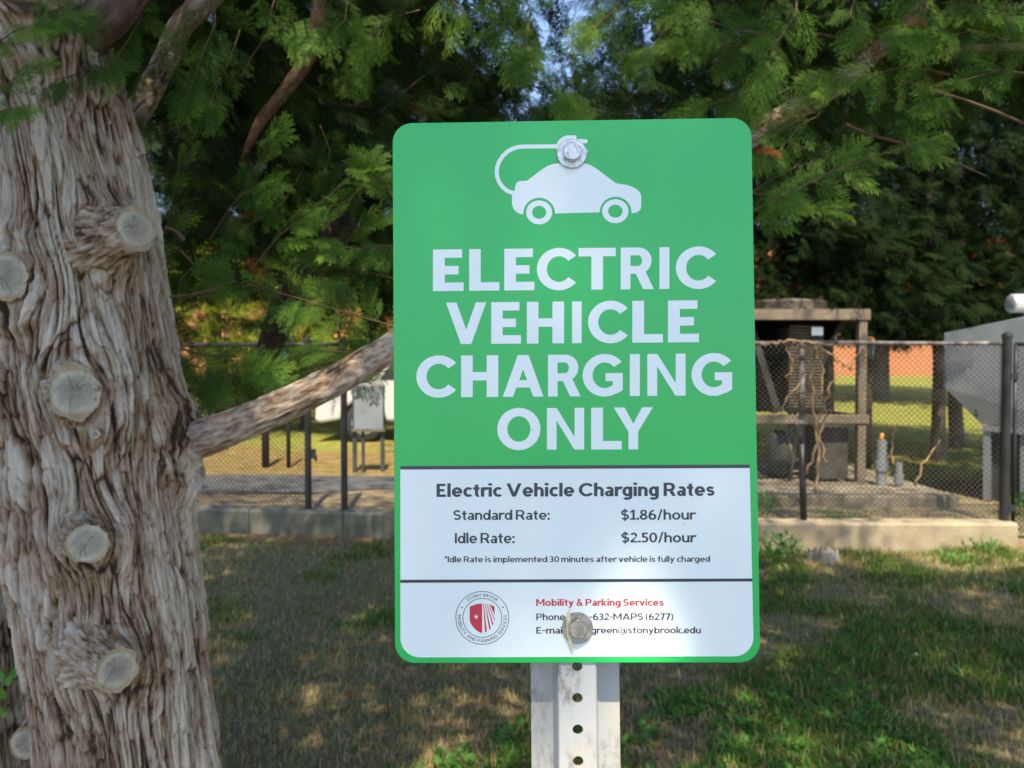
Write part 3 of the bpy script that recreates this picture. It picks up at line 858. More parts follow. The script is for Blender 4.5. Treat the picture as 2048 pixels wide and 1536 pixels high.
# round emblem
EC = (965.2, 1236.2)
TE = lambda x, y: S(EC[0] + x, EC[1] + y)
decal('emblem_ring', ring(0, 0, 53.3, 53.6, 52.1, 52.4, 72, TE) + ring(0, 0, 39.3, 39.6, 38.1, 38.4, 64, TE) + [[TE(sx * 40.8 + 1.6 * math.cos(R(a)), -21 + 1.6 * math.sin(R(a))) for a in range(0, 360, 40)] for sx in (-1, 1)], Z2, M_INK)
E10 = lambda x, y: S(890 + x / 10.24, 1160 + y / 10.24)
half_l = [(766, 487), (700, 490), (620, 508), (560, 530), (511, 552), (511, 800), (520, 860), (545, 915), (580, 965), (630, 1020), (690, 1065), (766, 1098)]
decal('emblem_shield', [[E10(*p) for p in half_l]], Z2, M_RED)
strip = [[(790, 487), (800, 487), (862, 1060), (826, 1080)], [(822, 489), (832, 489), (942, 1000), (912, 1024)], [(856, 493), (866, 494), (995, 900), (978, 943)], [(888, 499), (898, 500), (1022, 800), (1022, 845)], [(920, 507), (1018, 548), (1022, 715)]]
decal('emblem_shield', [[E10(*p) for p in q] for q in strip], Z2, M_RED)
star = [E10(645 + (54 if k % 2 == 0 else 22) * math.sin(k * math.pi / 5), 757 - (54 if k % 2 == 0 else 22) * math.cos(k * math.pi / 5)) for k in range(10)]
sc_ = E10(645, 757)
decal('emblem_star', [[sc_, star[k], star[(k + 1) % 10]] for k in range(10)], Z3, M_WHITE)
def ring_text(text, a_mid, rad, size, flip, s, t, track, space=0.4):
    adv, items = 0.0, []
    for c in text:
        if c == ' ':
            adv += space
            continue
        w, ps = glyph(c, s, t)
        items.append((adv, w, ps))
        adv += w + track
    adv -= track
    out = []
    for (x, w, ps) in items:
        for q in ps:
            row = []
            for (gx_, gy_) in q:
                lin = (x + gx_ - adv / 2) * size
                if not flip:
                    a = a_mid + lin / (rad + size / 2)
                    rr = rad + gy_ * size
                else:
                    a = a_mid - lin / (rad + size / 2)
                    rr = rad + size - gy_ * size
                row.append(TE(rr * math.sin(a), -rr * math.cos(a)))
            out.append(row)
    return out
decal('emblem_lettering', ring_text('STONY BROOK', 0.0, 42.8, 6.2, False, .17, .11, 0.19) + ring_text('MOBILITY AND PARKING SERVICES', math.pi, 42.6, 6.2, True, .17, .11, 0.205, 0.46), Z2, M_INK)

# post: U-channel with punched holes, in the sign's frame (z backwards negative)
PW = 0.0389
post = MB()
PX = S(1154.5, 1336)[0]            # centre line of the post on the sheet
def PP(x, y, z): return tuple(SIGN_M @ Vector((PX + x, y, z)))
y_top, y_bot = 0.20, -1.42
hz0 = S(1154.5, 1336)[1]
pitch, hr = 0.0262, 0.0044
f0 = -0.0022                       # front of the centre strip, just behind the sheet
th = 0.0028
k0 = int((hz0 - y_bot) / pitch)
k1 = int((y_top - hz0) / pitch)
cw = 0.0150
for k in range(-k0, k1 + 1):
    cy = hz0 + k * pitch
    n = 28
    for (zf, rev) in ((f0, False), (f0 - th, True)):
        vin = [PP(hr * math.cos(2 * math.pi * i / n), cy + hr * math.sin(2 * math.pi * i / n), zf) for i in range(n)]
        vout = []
        for i in range(n):
            c, s_ = math.cos(2 * math.pi * i / n), math.sin(2 * math.pi * i / n)
            m_ = min(cw / max(abs(c), 1e-9), (pitch / 2) / max(abs(s_), 1e-9))
            vout.append(PP(m_ * c, cy + m_ * s_, zf))
        f = [(i, n + i, n + (i + 1) % n, (i + 1) % n) for i in range(n)]
        # square corners
        cor = [PP(cw, cy + pitch / 2, zf), PP(-cw, cy + pitch / 2, zf), PP(-cw, cy - pitch / 2, zf), PP(cw, cy - pitch / 2, zf)]
        ca = math.atan2(pitch / 2, cw)
        for q, ang in enumerate((ca, math.pi - ca, math.pi + ca, 2 * math.pi - ca)):
            i = int(ang / (2 * math.pi) * n) % n
            f.append((n + i, 2 * n + q, n + (i + 1) % n))
        if rev: f = [p[::-1] for p in f]
        post.add(vin + vout + cor, f)
    rin = [PP(hr * math.cos(2 * math.pi * i / n), cy + hr * math.sin(2 * math.pi * i / n), zf) for zf in (f0, f0 - th) for i in range(n)]
    post.add(rin, [(i, (i + 1) % n, n + (i + 1) % n, n + i) for i in range(n)])
ya, yb = hz0 - (k0 + .5) * pitch, hz0 + (k1 + .5) * pitch
for sx in (1, -1):
    outer = [(cw, f0), (0.0161, f0 - 0.0009), (0.0167, f0 - 0.0030), (0.0188, f0 - 0.0270), (0.0197, f0 - 0.0298), (0.0220, f0 - 0.0310), (PW, f0 - 0.0310)]
    inner = [(cw, f0 - th), (0.0139, f0 - 0.0036), (0.0158, f0 - 0.0285), (0.0175, f0 - 0.0325), (0.0205, f0 - 0.0338), (PW, f0 - 0.0338)]
    loop = outer + inner[::-1]
    n = len(loop)
    v = [PP(sx * x, yy, z) for yy in (ya, yb) for x, z in loop]
    f = [(i, (i + 1) % n, n + (i + 1) % n, n + i) for i in range(n - 1)]
    if sx > 0: f = [p[::-1] for p in f]
    post.add(v, f)
post.build('post', M_GALV, sign)

def bolt(px, py, tilt, m_head, m_wash, marks, washer_r=0.0126, label=None):
    x, y = S(px, py)
    Mb = SIGN_M @ Matrix.Translation((x, y, 0)) @ Matrix.Rotation(tilt[0], 4, 'X') @ Matrix.Rotation(tilt[1], 4, 'Y')
    c = Mb.translation
    ax = Mb.to_3x3() @ Vector((0, 0, 1))
    h = MB()
    af = 0.0143 / 2
    hexv = lambda r, z: [tuple(Mb @ Vector((r * math.sin(k * math.pi / 3), r * math.cos(k * math.pi / 3), z))) for k in range(6)]
    rv = af / math.cos(math.pi / 6)
    z0, z1 = 0.0021, 0.0083
    n = 36
    cir = [tuple(Mb @ Vector((af * 0.96 * math.sin(k * 2 * math.pi / n), af * 0.96 * math.cos(k * 2 * math.pi / n), z1))) for k in range(n)]
    # hexagon side sampled at n points so the chamfer runs into a round top
    def hp(k, z):
        a = k * 2 * math.pi / n
        m_ = a % (math.pi / 3)
        rr = af / math.cos(m_ - math.pi / 6)
        zz = z - (rr - af) * 0.55
        return tuple(Mb @ Vector((rr * math.sin(a), rr * math.cos(a), zz if z > 0.004 else z)))
    lo = [hp(k, z0) for k in range(n)]
    hi = [hp(k, z1 - 0.0004) for k in range(n)]
    v = lo + hi + cir
    f = [(k, n + k, n + (k + 1) % n, (k + 1) % n) for k in range(n)] + [(n + k, 2 * n + k, 2 * n + (k + 1) % n, n + (k + 1) % n) for k in range(n)] + [tuple(2 * n + k for k in range(n - 1, -1, -1))]
    h.add(v, [p[::-1] for p in f])
    o = h.build('bolt', m_head, sign)
    if label: o['label'] = label
    w = MB()
    w.lathe(c + ax * 0.0003, ax, [(0, washer_r - 0.0003), (0.0003, washer_r), (0.0016, washer_r), (0.0020, washer_r - 0.0005), (0.0020, 0.004)], 48)
    w.build('washer', m_wash, o, True).modifiers.new('es', 'EDGE_SPLIT')
    # raised stamp around the head
    mk = MB()
    for text, mid, flip in marks:
        adv = 0
        for i, ch in enumerate(text):
            _, ps = glyph(ch, .16, .14)
            a = mid + (i - (len(text) - 1) / 2) * 0.36
            for q in ps:
                vv = []
                for (gx_, gy_) in q:
                    lx, ly = (gx_ - .35) * .0017, 0.0036 + gy_ * .0018
                    vv.append(tuple(Mb @ Vector((lx * math.cos(a) + ly * math.sin(a), -lx * math.sin(a) + ly * math.cos(a), z1 + 0.00015))))
                mk.add(vv, [tuple(range(len(vv)))])
    mk.build('stamp', M_STEEL, o)
    return o

bolt(1143.5, 307.5, (0.0, 0.0), M_ZINC, M_ZINC, [('F593C', 1.0, False), ('THE', 4.2, False)], label='bright zinc bolt through the car pictogram')
bolt(1154.7, 1255.5, (R(-5), R(-2)), M_STEEL, M_STEEL, [('THE', 5.7, False), ('F593C', 2.0, False)], washer_r=0.0128, label='dull brown grey bolt over the contact lines')

# dry grass blade jammed behind the lower bolt
st = MB()
pts = [(1137, 1222), (1136.5, 1238), (1136, 1255), (1138, 1270), (1141, 1283), (1143, 1294), (1147, 1302)]
w_ = [3.0, 4.2, 4.2, 4.0, 3.0, 1.4, 0.5]
vv, ff = [], []
for k, ((x, y), w2) in enumerate(zip(pts, w_)):
    for sx in (-1, -0.3, 0.3, 1):
        q = S(x + sx * w2, y)
        vv.append(tuple(SIGN_M @ Vector((q[0], q[1], 0.0036 + 0.0006 * math.sin(k * 2.1) + 0.0004 * abs(sx)))))
for k in range(len(pts) - 1):
    for j in range(3): ff.append((k * 4 + j, (k + 1) * 4 + j, (k + 1) * 4 + j + 1, k * 4 + j + 1))
st.add(vv, ff)
for (a, b, c) in (((1139, 1285), (1146, 1297), (1153, 1302)), ((1141, 1280), (1140, 1292), (1143, 1301)), ((1136, 1224), (1139, 1215), (1141, 1210))):
    st.tube([SIGN_M @ Vector((*S(*p), 0.0032)) for p in (a, b, c)], [0.0003, 0.00022, 0.0001], 5)
tag(st.build('straw_wisp', M_STRAW), 'dry straw wisp wedged under the washer of the lower sign bolt', 'straw')

# ------------------------------------------------------------------ foliage: flat feathery fronds
def make_frond(seed, detail):
    """one flat scale-leaf spray, length 1 along +Y in the XY plane: quads (k,4,3) and a 0..1 'tipness' per vertex"""
    rg = np.random.default_rng(seed)
    quads, tip = [], []
    def strip(p, d, l, w0, w1, tp):
        tp = tp * rg.uniform(.72, 1.12)
        d = d / np.linalg.norm(d)
        n = np.array([-d[1], d[0]])
        e = p + d * l
        m_ = p + d * l * 0.55
        z = rg.uniform(-.02, .02)
        zt = z + rg.uniform(-.03, .015)
        if detail == 0:
            quads.append([[*(p - n * w0), z], [*(p + n * w0), z], [*(e + n * w1), zt], [*(e - n * w1), zt]])
            tip.extend([[tp * .6, tp * .6, tp, tp]])
            return
        quads.append([[*(p - n * w0 * .6), z], [*(p + n * w0 * .6), z], [*(m_ + n * w0), z], [*(m_ - n * w0), z]])
        quads.append([[*(m_ - n * w0), z], [*(m_ + n * w0), z], [*(e + n * w1), zt], [*(e - n * w1), zt]])
        tip.extend([[tp * .6] * 4, [tp * .75, tp * .75, tp, tp]])
    rot = lambda d, a: np.array([d[0] * math.cos(a) - d[1] * math.sin(a), d[0] * math.sin(a) + d[1] * math.cos(a)])
    up = np.array([0., 1.])
    npair = {2: 9, 1: 8, 0: 7}[detail]
    nsub = {2: 6, 1: 3, 0: 1}[detail]
    wl = {2: .0064, 1: .013, 0: .016}[detail]
    strip(np.array([0., 0.]), up, 1.0, .009, .006, .8)
    for k in range(npair):
        t = 0.05 + 0.93 * k / npair
        for sx in (1, -1):
            tt = t + (0.05 if sx > 0 else 0) + rg.uniform(-.015, .015)
            L = (0.52 * (1 - tt) ** 0.75 + 0.07) * rg.uniform(.62, 1.2)
            d = rot(up, -sx * (R(47) - R(16) * tt + rg.uniform(-.13, .13)))
            p = np.array([0., tt])
            strip(p, d, L, wl, wl * .55, .55 + .45 * tt)
            for j in range(nsub):
                u = 0.15 + 0.80 * j / nsub
                for sy in (1, -1):
                    l2 = L * (0.27 * (1 - u) ** .7 + .07) * rg.uniform(.7, 1.2)
                    if sy * sx < 0: l2 *= .8
                    strip(p + d * L * (u + .05 * (sy > 0)), rot(d, sy * R(38)), l2, wl * .95, wl * .45, .6 + .4 * tt)
    q = np.array(quads)
    # gentle droop and a fold along the midrib
    q[..., 2] -= 0.20 * q[..., 1] ** 2 + 0.22 * np.abs(q[..., 0])
    return q, np.array(tip)

FRONDS = {d: [make_frond(100 * d + k, d) for k in range(6)] for d in (2, 1, 0)}

class Foliage:
    def __init__(s): s.items = {2: [], 1: [], 0: []}
    def add(s, p, d, nrm, size, tint, detail=2):
        s.items[detail].append((*p, *d, *nrm, size, tint))
    def count(s): return sum(len(v) for v in s.items.values())
    def build(s, name, mat, parent, seed=0):
        rg = np.random.default_rng(seed)
        VV, TT = [], []
        for det, it in s.items.items():
            if not it: continue
            a = np.array(it)
            which = rg.integers(0, 6, len(a))
            for k in range(6):
                b = a[which == k]
                if not len(b): continue
                q, tp = FRONDS[det][k]
                y = b[:, 3:6] / np.linalg.norm(b[:, 3:6], axis=1)[:, None]
                z = b[:, 6:9] - y * (b[:, 6:9] * y).sum(1)[:, None]
                z /= np.linalg.norm(z, axis=1)[:, None] + 1e-9
                x = np.cross(y, z)
                f = q.reshape(-1, 3)
                v = (b[:, None, 0:3] + b[:, None, 9:10] * (f[None, :, 0:1] * x[:, None] * rg.uniform(.85, 1.15, (len(b), 1, 1)) + f[None, :, 1:2] * y[:, None] + f[None, :, 2:3] * z[:, None] * rg.uniform(.3, 1.8, (len(b), 1, 1))))
                VV.append(v.reshape(-1, 3))
                t = b[:, 10:11]
                tt = np.where(t > .955, t, np.clip(t * .75 + (tp.ravel()[None, :] - .7) * .42, 0, .94))
                TT.append(tt.ravel())
        V = np.concatenate(VV)
        return fast_mesh(name, V, np.arange(len(V)).reshape(-1, 4), mat, parent, False, tint=np.concatenate(TT))

def unit(v):
    v = np.asarray(v, float)
    return v / (np.linalg.norm(v) + 1e-9)

def rtint(rg, lo=.1, hi=.75, dead=.007):
    return .975 + .02 * rg.random() if rg.random() < dead else lo + (hi - lo) * rg.random()

def bough(fol, tw, pts, size, rg, spread=1.0, tint=(.2, .75), detail=2, twig=0.004, gap=.34, face=None, start=0.12):
    """a leafy shoot: a thin woody stem through pts with fronds to both sides and one at the tip"""
    pts = [np.array(p, float) for p in pts]
    seg = [np.linalg.norm(b - a) for a, b in zip(pts[:-1], pts[1:])]
    L = sum(seg)
    def at(s_):
        for a, b, l in zip(pts[:-1], pts[1:], seg):
            if s_ <= l: return a + (b - a) * s_ / l, unit(b - a)
            s_ -= l
        return pts[-1], unit(pts[-1] - pts[-2])
    tw.tube([tuple(p) for p in pts], list(np.linspace(twig, twig * .35, len(pts))), 6, False)
    s_, side = L * start, 1
    nrm0 = unit(np.array([0, 0, 1.0]) + .3 * rg.normal(size=3)) if face is None else unit(face)
    while s_ < L:
        p, t = at(s_)
        lat = unit(np.cross(t, nrm0)) * side
        k = s_ / L
        d = unit(t * (.55 + .5 * k) + lat * spread * (1 - .35 * k) + np.array([0, 0, -.22]) + .22 * rg.normal(size=3))
        n = unit(nrm0 + .35 * rg.normal(size=3))
        fol.add(p, d, n, size * rg.uniform(.7, 1.15) * (1.05 - .35 * k), rtint(rg, *tint), detail)
        side = -side
        s_ += size * gap * rg.uniform(.7, 1.3)
    p, t = at(L)
    for a in (-.3, 0.05, .35):
        lat = np.cross(t, nrm0)
        fol.add(p - t * size * .25, unit(t + lat * a + np.array([0, 0, -.1])), unit(nrm0 + .2 * rg.normal(size=3)), size * .95, min(.85, rtint(rg, *tint, dead=0) + .12), detail)

# ------------------------------------------------------------------ the near cypress on the left
TD = 1.42                                           # distance of the trunk's axis
_rows = [(-900, -290, 20), (0, -125, 182), (300, -75, 290), (600, -38, 326), (900, -4, 364), (1200, 46, 388), (1536, 86, 418), (1900, 110, 460), (2420, 70, 600)]
_tz = np.array([P(0, r[0], TD).z for r in _rows])[::-1]
_tx = np.array([((r[1] + r[2]) / 2 - CX) / F_PX * TD for r in _rows])[::-1]
_tr = np.array([(r[2] - r[1]) / 2 / F_PX * TD for r in _rows])[::-1]
_ty = np.array([P(0, r[0], TD).y for r in _rows])[::-1] * 0 + TD + 0.0
def smooth_interp(z, zs, vs):
    return (np.interp(z - .12, zs, vs) + np.interp(z - .05, zs, vs) + np.interp(z, zs, vs) + np.interp(z + .05, zs, vs) + np.interp(z + .12, zs, vs)) / 5
tr_x = lambda z: smooth_interp(np.asarray(z, float), _tz, _tx)
tr_r = lambda z: smooth_interp(np.asarray(z, float), _tz, _tr)
TRY = TD

cyp = thing('cypress_tree', (float(tr_x(0.0)), TRY, 0.0), 'big cypress with shaggy grey bark and pruned limb stubs left of the green sign', 'tree')

# stubs: photo px, radius px, face direction, depth of the cut face in front of the trunk axis
STUBS = [
    ((270, 457), 40, (0.86, -0.60, 0.12), 0.180, (1.02, 1.14)),
    ((8, 552), 46, (0.42, -0.9, 0.0), 0.185, (0.9, 1.05)),
    ((152, 785), 50, (0.50, -0.86, 0.06), 0.178, (0.92, 1.22)),
    ((175, 1086), 40, (0.48, -0.88, 0.02), 0.190, (1.0, 1.0)),
    ((234, 1341), 40, (0.74, -0.68, -0.02), 0.180, (1.0, 1.16)),
    ((36, -30), 62, (0.35, -0.88, -0.30), 0.170, (1.3, 0.9)),
    ((190, 868), 10, (0.1, -1.0, 0.0), 0.170, (1.0, 1.0)),
]
stub_geo = []
for (px, py), rp, d, fr, asp in STUBS:
    c = np.array(P(px, py, TD - fr))
    r = rp / F_PX * (TD - fr)
    z = c[2]
    th = math.atan2(c[0] - float(tr_x(z)), -(c[1] - TRY))      # 0 = towards the camera
    stub_geo.append((c, r, unit(d), th, asp))

def cells(x, y, seed):
    """jittered cell pattern: distance gap to the next cell, a random number per cell and the offset from its centre"""
    xi, yi = np.floor(x).astype(int), np.floor(y).astype(int)
    f1 = np.full(x.shape, 9.0); f2 = np.full(x.shape, 9.0)
    rid = np.zeros(x.shape); oy = np.zeros(x.shape)
    tab = np.random.default_rng(seed).random((512, 3))
    for i in (-1, 0, 1):
        for j in (-1, 0, 1):
            h = _perm[(_perm[(xi + i) % 512] + yi + j) % 512]
            px, py = xi + i + .1 + .8 * tab[h, 0], yi + j + .05 + .9 * tab[h, 1]
            d = np.hypot(x - px, y - py)
            near = d < f1
            f2 = np.where(near, f1, np.minimum(f2, d))
            rid = np.where(near, tab[h, 2], rid)
            oy = np.where(near, y - py, oy)
            f1 = np.where(near, d, f1)
    return f2 - f1, rid, oy

GR = []
def bark_tube(ax, ay, rad, z0, z1, nz, nt, stubs, seed, amp=1.0, freq=1.0, flare=None):
    """trunk surface with ridged bark whose grain flows round the stubs; returns V, Q, ridge"""
    zc = np.asarray(z0 + (z1 - z0) * np.linspace(0, 1, nz)) if np.isscalar(nz) else nz
    nz = len(zc)
    th = np.linspace(-math.pi, math.pi, nt, endpoint=False)
    TH, Z = np.meshgrid(th, zc)
    r0 = rad(Z)
    U = TH * r0
    ue, ve = U.copy(), Z.copy()
    bulge = np.zeros_like(U)
    near = np.zeros_like(U)
    n_l = noise3(np.sin(TH) * 2.2, np.cos(TH) * 2.2, Z * 14 + seed)
    for (c, r, d, t0, asp) in stubs:
        if r < .015: continue
        du = U - t0 * rad(np.full_like(Z, c[2]))
        dv = Z - c[2]
        d2 = du * du + (dv * .8) ** 2
        rs = r * 1.25
        ue = ue - du * rs * rs * .62 / (d2 + .45 * rs * rs)
        dd = np.sqrt(d2)
        bulge += .8 * r * np.exp(-(dd / (1.7 * r)) ** 2)
        bulge += .26 * r * np.exp(-((dd - 1.7 * r - .35 * r * n_l) / (.30 * r)) ** 2)
        near = np.maximum(near, np.exp(-(dd / (1.9 * r)) ** 2))
    cs, sn = np.cos(TH), np.sin(TH)
    # angular coordinates wrap round via cos/sin; add the grain displacement as an extra angle
    ang = ue / r0
    X3, Y3 = np.sin(ang) * r0, np.cos(ang) * r0
    wob = .007 * noise3(X3 * 6, Y3 * 6, Z * 2.2 + seed) + .003 * noise3(X3 * 18, Y3 * 18, Z * 8 + seed)
    ang = (ue + wob * 1.6) / r0
    X3, Y3 = np.sin(ang) * r0, np.cos(ang) * r0
    f = freq
    n0 = noise3(X3 * 9 * f, Y3 * 9 * f, Z * 1.8 * f + seed)
    nL = noise3(X3 * 5 * f + 7, Y3 * 5 * f, Z * 3.5 * f + seed + 3)
    n1 = noise3(X3 * 34 * f, Y3 * 34 * f, Z * 2.3 * f + seed + 5)
    n2 = noise3(X3 * 84 * f, Y3 * 84 * f, Z * 6.0 * f + seed + 9)
    n3 = noise3(X3 * 170 * f, Y3 * 170 * f, Z * 13 * f + seed + 13)
    n4 = noise3(X3 * 110 * f, Y3 * 110 * f, Z * 9 * f + seed + 31)
    n5 = noise3(X3 * 310 * f, Y3 * 310 * f, Z * 22 * f + seed + 41)
    ch = noise3(X3 * 38 * f, Y3 * 38 * f, Z * 30 * f + seed + 21)          # flake breaks across the grain
    fis1 = np.exp(-(n1 / .060) ** 2) * sstep(-.20, .25, n0 + .30 * ch)
    fis2 = np.exp(-((n2 + .12) / .075) ** 2) * sstep(-.1, .3, nL + .5 * ch)
    fis3 = np.exp(-((n4 - .05) / .065) ** 2)
    C = ang * r0
    w1 = .007 * n1 + .0050 * n2 + .0026 * n3
    w2 = .05 * noise3(X3 * 30, Y3 * 30, Z * 9 + seed + 51) + .016 * noise3(X3 * 90, Y3 * 90, Z * 40 + seed + 55)
    e1, r1, o1 = cells((C + w1) / .021 * f, (Z + w2) / .20 * f, 61)
    e2, r2, o2 = cells((C + .6 * w1 + .002 * n5) / .0085 * f, (Z + .8 * w2) / .075 * f, 62)
    ed1 = np.exp(-(e1 / .10) ** 2) * sstep(-.45, .1, n0 + .4 * ch)
    ed2 = np.exp(-(e2 / .13) ** 2)
    rough = noise3(X3 * 70, Y3 * 70, Z * 70 + seed)
    disp = (.008 * n0 - .008 * fis1 + .0075 * (r1 - .5) - .0075 * ed1 - .007 * np.clip(o1, -.6, .6) * (r1 > .35) + .0034 * (r2 - .5) - .0030 * ed2 - .0022 * np.clip(o2, -.6, .6) + .0016 * n3 + .0012 * n5) * amp
    disp = disp * (1 - .35 * near) + .009 * rough * near * amp
    lob = .014 * np.cos(3 * TH + 1.1 + Z * .8) + .010 * np.cos(5 * TH + Z * 1.7)
    rr = r0 * 0.955 + bulge + disp + lob * (r0 / .16)
    if flare is not None: rr = rr + flare(TH, Z)
    X = ax(Z) + rr * sn
    Y = ay - rr * cs
    V = np.stack([X, Y, Z], -1).reshape(-1, 3)
    i = np.arange(nz * nt).reshape(nz, nt)
    j = np.roll(i, -1, axis=1)
    Qd = np.stack([i[:-1], j[:-1], j[1:], i[1:]], -1).reshape(-1, 4)
    rid = .60 + .34 * (r1 - .5) + .26 * (r2 - .5) - .10 * np.clip(o1, -.6, .6) + .13 * n3 + .22 * n5 + .28 * nL - .36 * fis1 - .32 * ed1 - .20 * ed2 - .20 * near * (.6 + .9 * rough)  # cracks darkened: crevice shade added to the inner bark colour
    GR.clear(); GR.append(np.stack([X3, Y3, Z], -1).reshape(-1, 3))
    return V, Qd, np.clip(rid, 0, 1).ravel()

zr = np.concatenate([np.linspace(-.06, .70, 60, endpoint=False), np.linspace(.70, 2.30, 900, endpoint=False), np.linspace(2.30, 5.2, 120)])
_lc = np.array(P(376, 890, TD))
_collar = [(_lc, .040, unit((1, -.1, .4)), math.atan2(_lc[0] - float(tr_x(_lc[2])), -(_lc[1] - TRY)), (1, 1))]
V, Qd, rid = bark_tube(tr_x, TRY, tr_r, 0, 0, zr, 620, stub_geo + _collar, 2.0, flare=lambda t, z: .10 * np.exp(-np.maximum(z, 0) / .16) * (1 + .5 * np.cos(5 * t)))
trunk = fast_mesh('trunk', V, Qd, M_BARK, cyp, True, ridge=rid, grain=GR[0])

def make_stub(root, c, r, d, asp, length, seed):
    """sawn limb stub with a bark sleeve; the weathered cut face is its sub-part"""
    rg = np.random.default_rng(seed)
    m = np.array(Vector(d).to_track_quat('Z', 'Y').to_matrix())
    # make local Y as vertical as possible
    zax = unit(d)
    xax = unit(np.cross([0, 0, 1.0], zax))
    yax = np.cross(zax, xax)
    n, rows = 120, 30
    V, rd, gg = [], [], []
    for i in range(rows + 1):
        t = i / rows
        h = -length * (1 - t)
        flare = 1 + .75 * (1 - t) ** 1.6
        for k in range(n):
            a = 2 * math.pi * k / n
            nz_ = float(noise3(math.cos(a) * 1.9, math.sin(a) * 1.9, t * 2.2 + seed))
            n2 = float(noise3(math.cos(a) * 7, math.sin(a) * 7, t * 5 + seed))
            n3 = float(noise3(math.cos(a) * 16, math.sin(a) * 16, t * 11 + seed))
            rr = r * flare * (1.02 + .15 * nz_ + .05 * n2 + (.10 * n2 + .07 * n3) * (1 - t))
            if i >= rows - 1: rr *= (1.0 if i == rows - 1 else .965)
            hh = h + (.05 * r * nz_ if i < rows - 1 else .02 * r * nz_)
            V.append(c + xax * rr * asp[0] * math.cos(a) + yax * rr * asp[1] * math.sin(a) + zax * hh)
            rd.append(.45 + .30 * n2 + .2 * nz_ + .25 * n3)
            gg.append((math.cos(a) * r * 1.3, math.sin(a) * r * 1.3, h * 2.0 + seed))
    i = np.arange((rows + 1) * n).reshape(rows + 1, n)
    j = np.roll(i, -1, axis=1)
    Qd = np.stack([i[:-1], j[:-1], j[1:], i[1:]], -1).reshape(-1, 4)
    s_ = fast_mesh('stub', np.array(V), Qd, M_BARK, root, True, ridge=np.clip(rd, 0, 1), grain=np.array(gg))
    m_ = 14
    cra = rg.uniform(0, 2 * math.pi, 4)
    crw = rg.uniform(.35, .95, 4)
    V, rg_, ck = [], [], []
    off = rg.uniform(-.18, .18, 2)
    for i in range(m_ + 1):
        t = i / m_
        for k in range(n):
            a = 2 * math.pi * k / n
            nz_ = float(noise3(math.cos(a) * 1.9, math.sin(a) * 1.9, 2.2 + seed))
            n2 = float(noise3(math.cos(a) * 7, math.sin(a) * 7, 5 + seed))
            rr = r * t * (1.02 + .15 * nz_ + .05 * n2) * .97
            c_k = 0.0
            for ca_, cw_ in zip(cra, crw):
                da = abs((a - ca_ - .25 * math.sin(t * 5 + ca_) + math.pi) % (2 * math.pi) - math.pi)
                if t < cw_: c_k = max(c_k, math.exp(-(da * t * r / .0012) ** 2) * (t > .12))
            ck.append(c_k)
            x, y = rr * asp[0] * math.cos(a), rr * asp[1] * math.sin(a)
            bump = .03 * r * float(noise3(x * 60, y * 60, seed)) - (.05 * r if .78 < t < .95 else 0) * .6
            V.append(c + xax * x + yax * y + zax * (.012 * r + bump * (t < 1)))
            rg_.append(math.hypot(x - off[0] * r * (1 - t), y - off[1] * r * (1 - t)) / r)
    i = np.arange((m_ + 1) * n).reshape(m_ + 1, n)
    j = np.roll(i, -1, axis=1)
    Qd = np.stack([i[:-1], j[:-1], j[1:], i[1:]], -1).reshape(-1, 4)
    fast_mesh('cut_face', np.array(V), Qd, M_CUT, s_, True, ring=np.array(rg_), crack=np.array(ck))
    return s_

for k, (c, r, d, t0, asp) in enumerate(stub_geo):
    if r < .015:
        make_stub(cyp, c, r, d, asp, .05, 40 + k)
    else:
        make_stub(cyp, c, r, d, asp, .115, 20 + k)

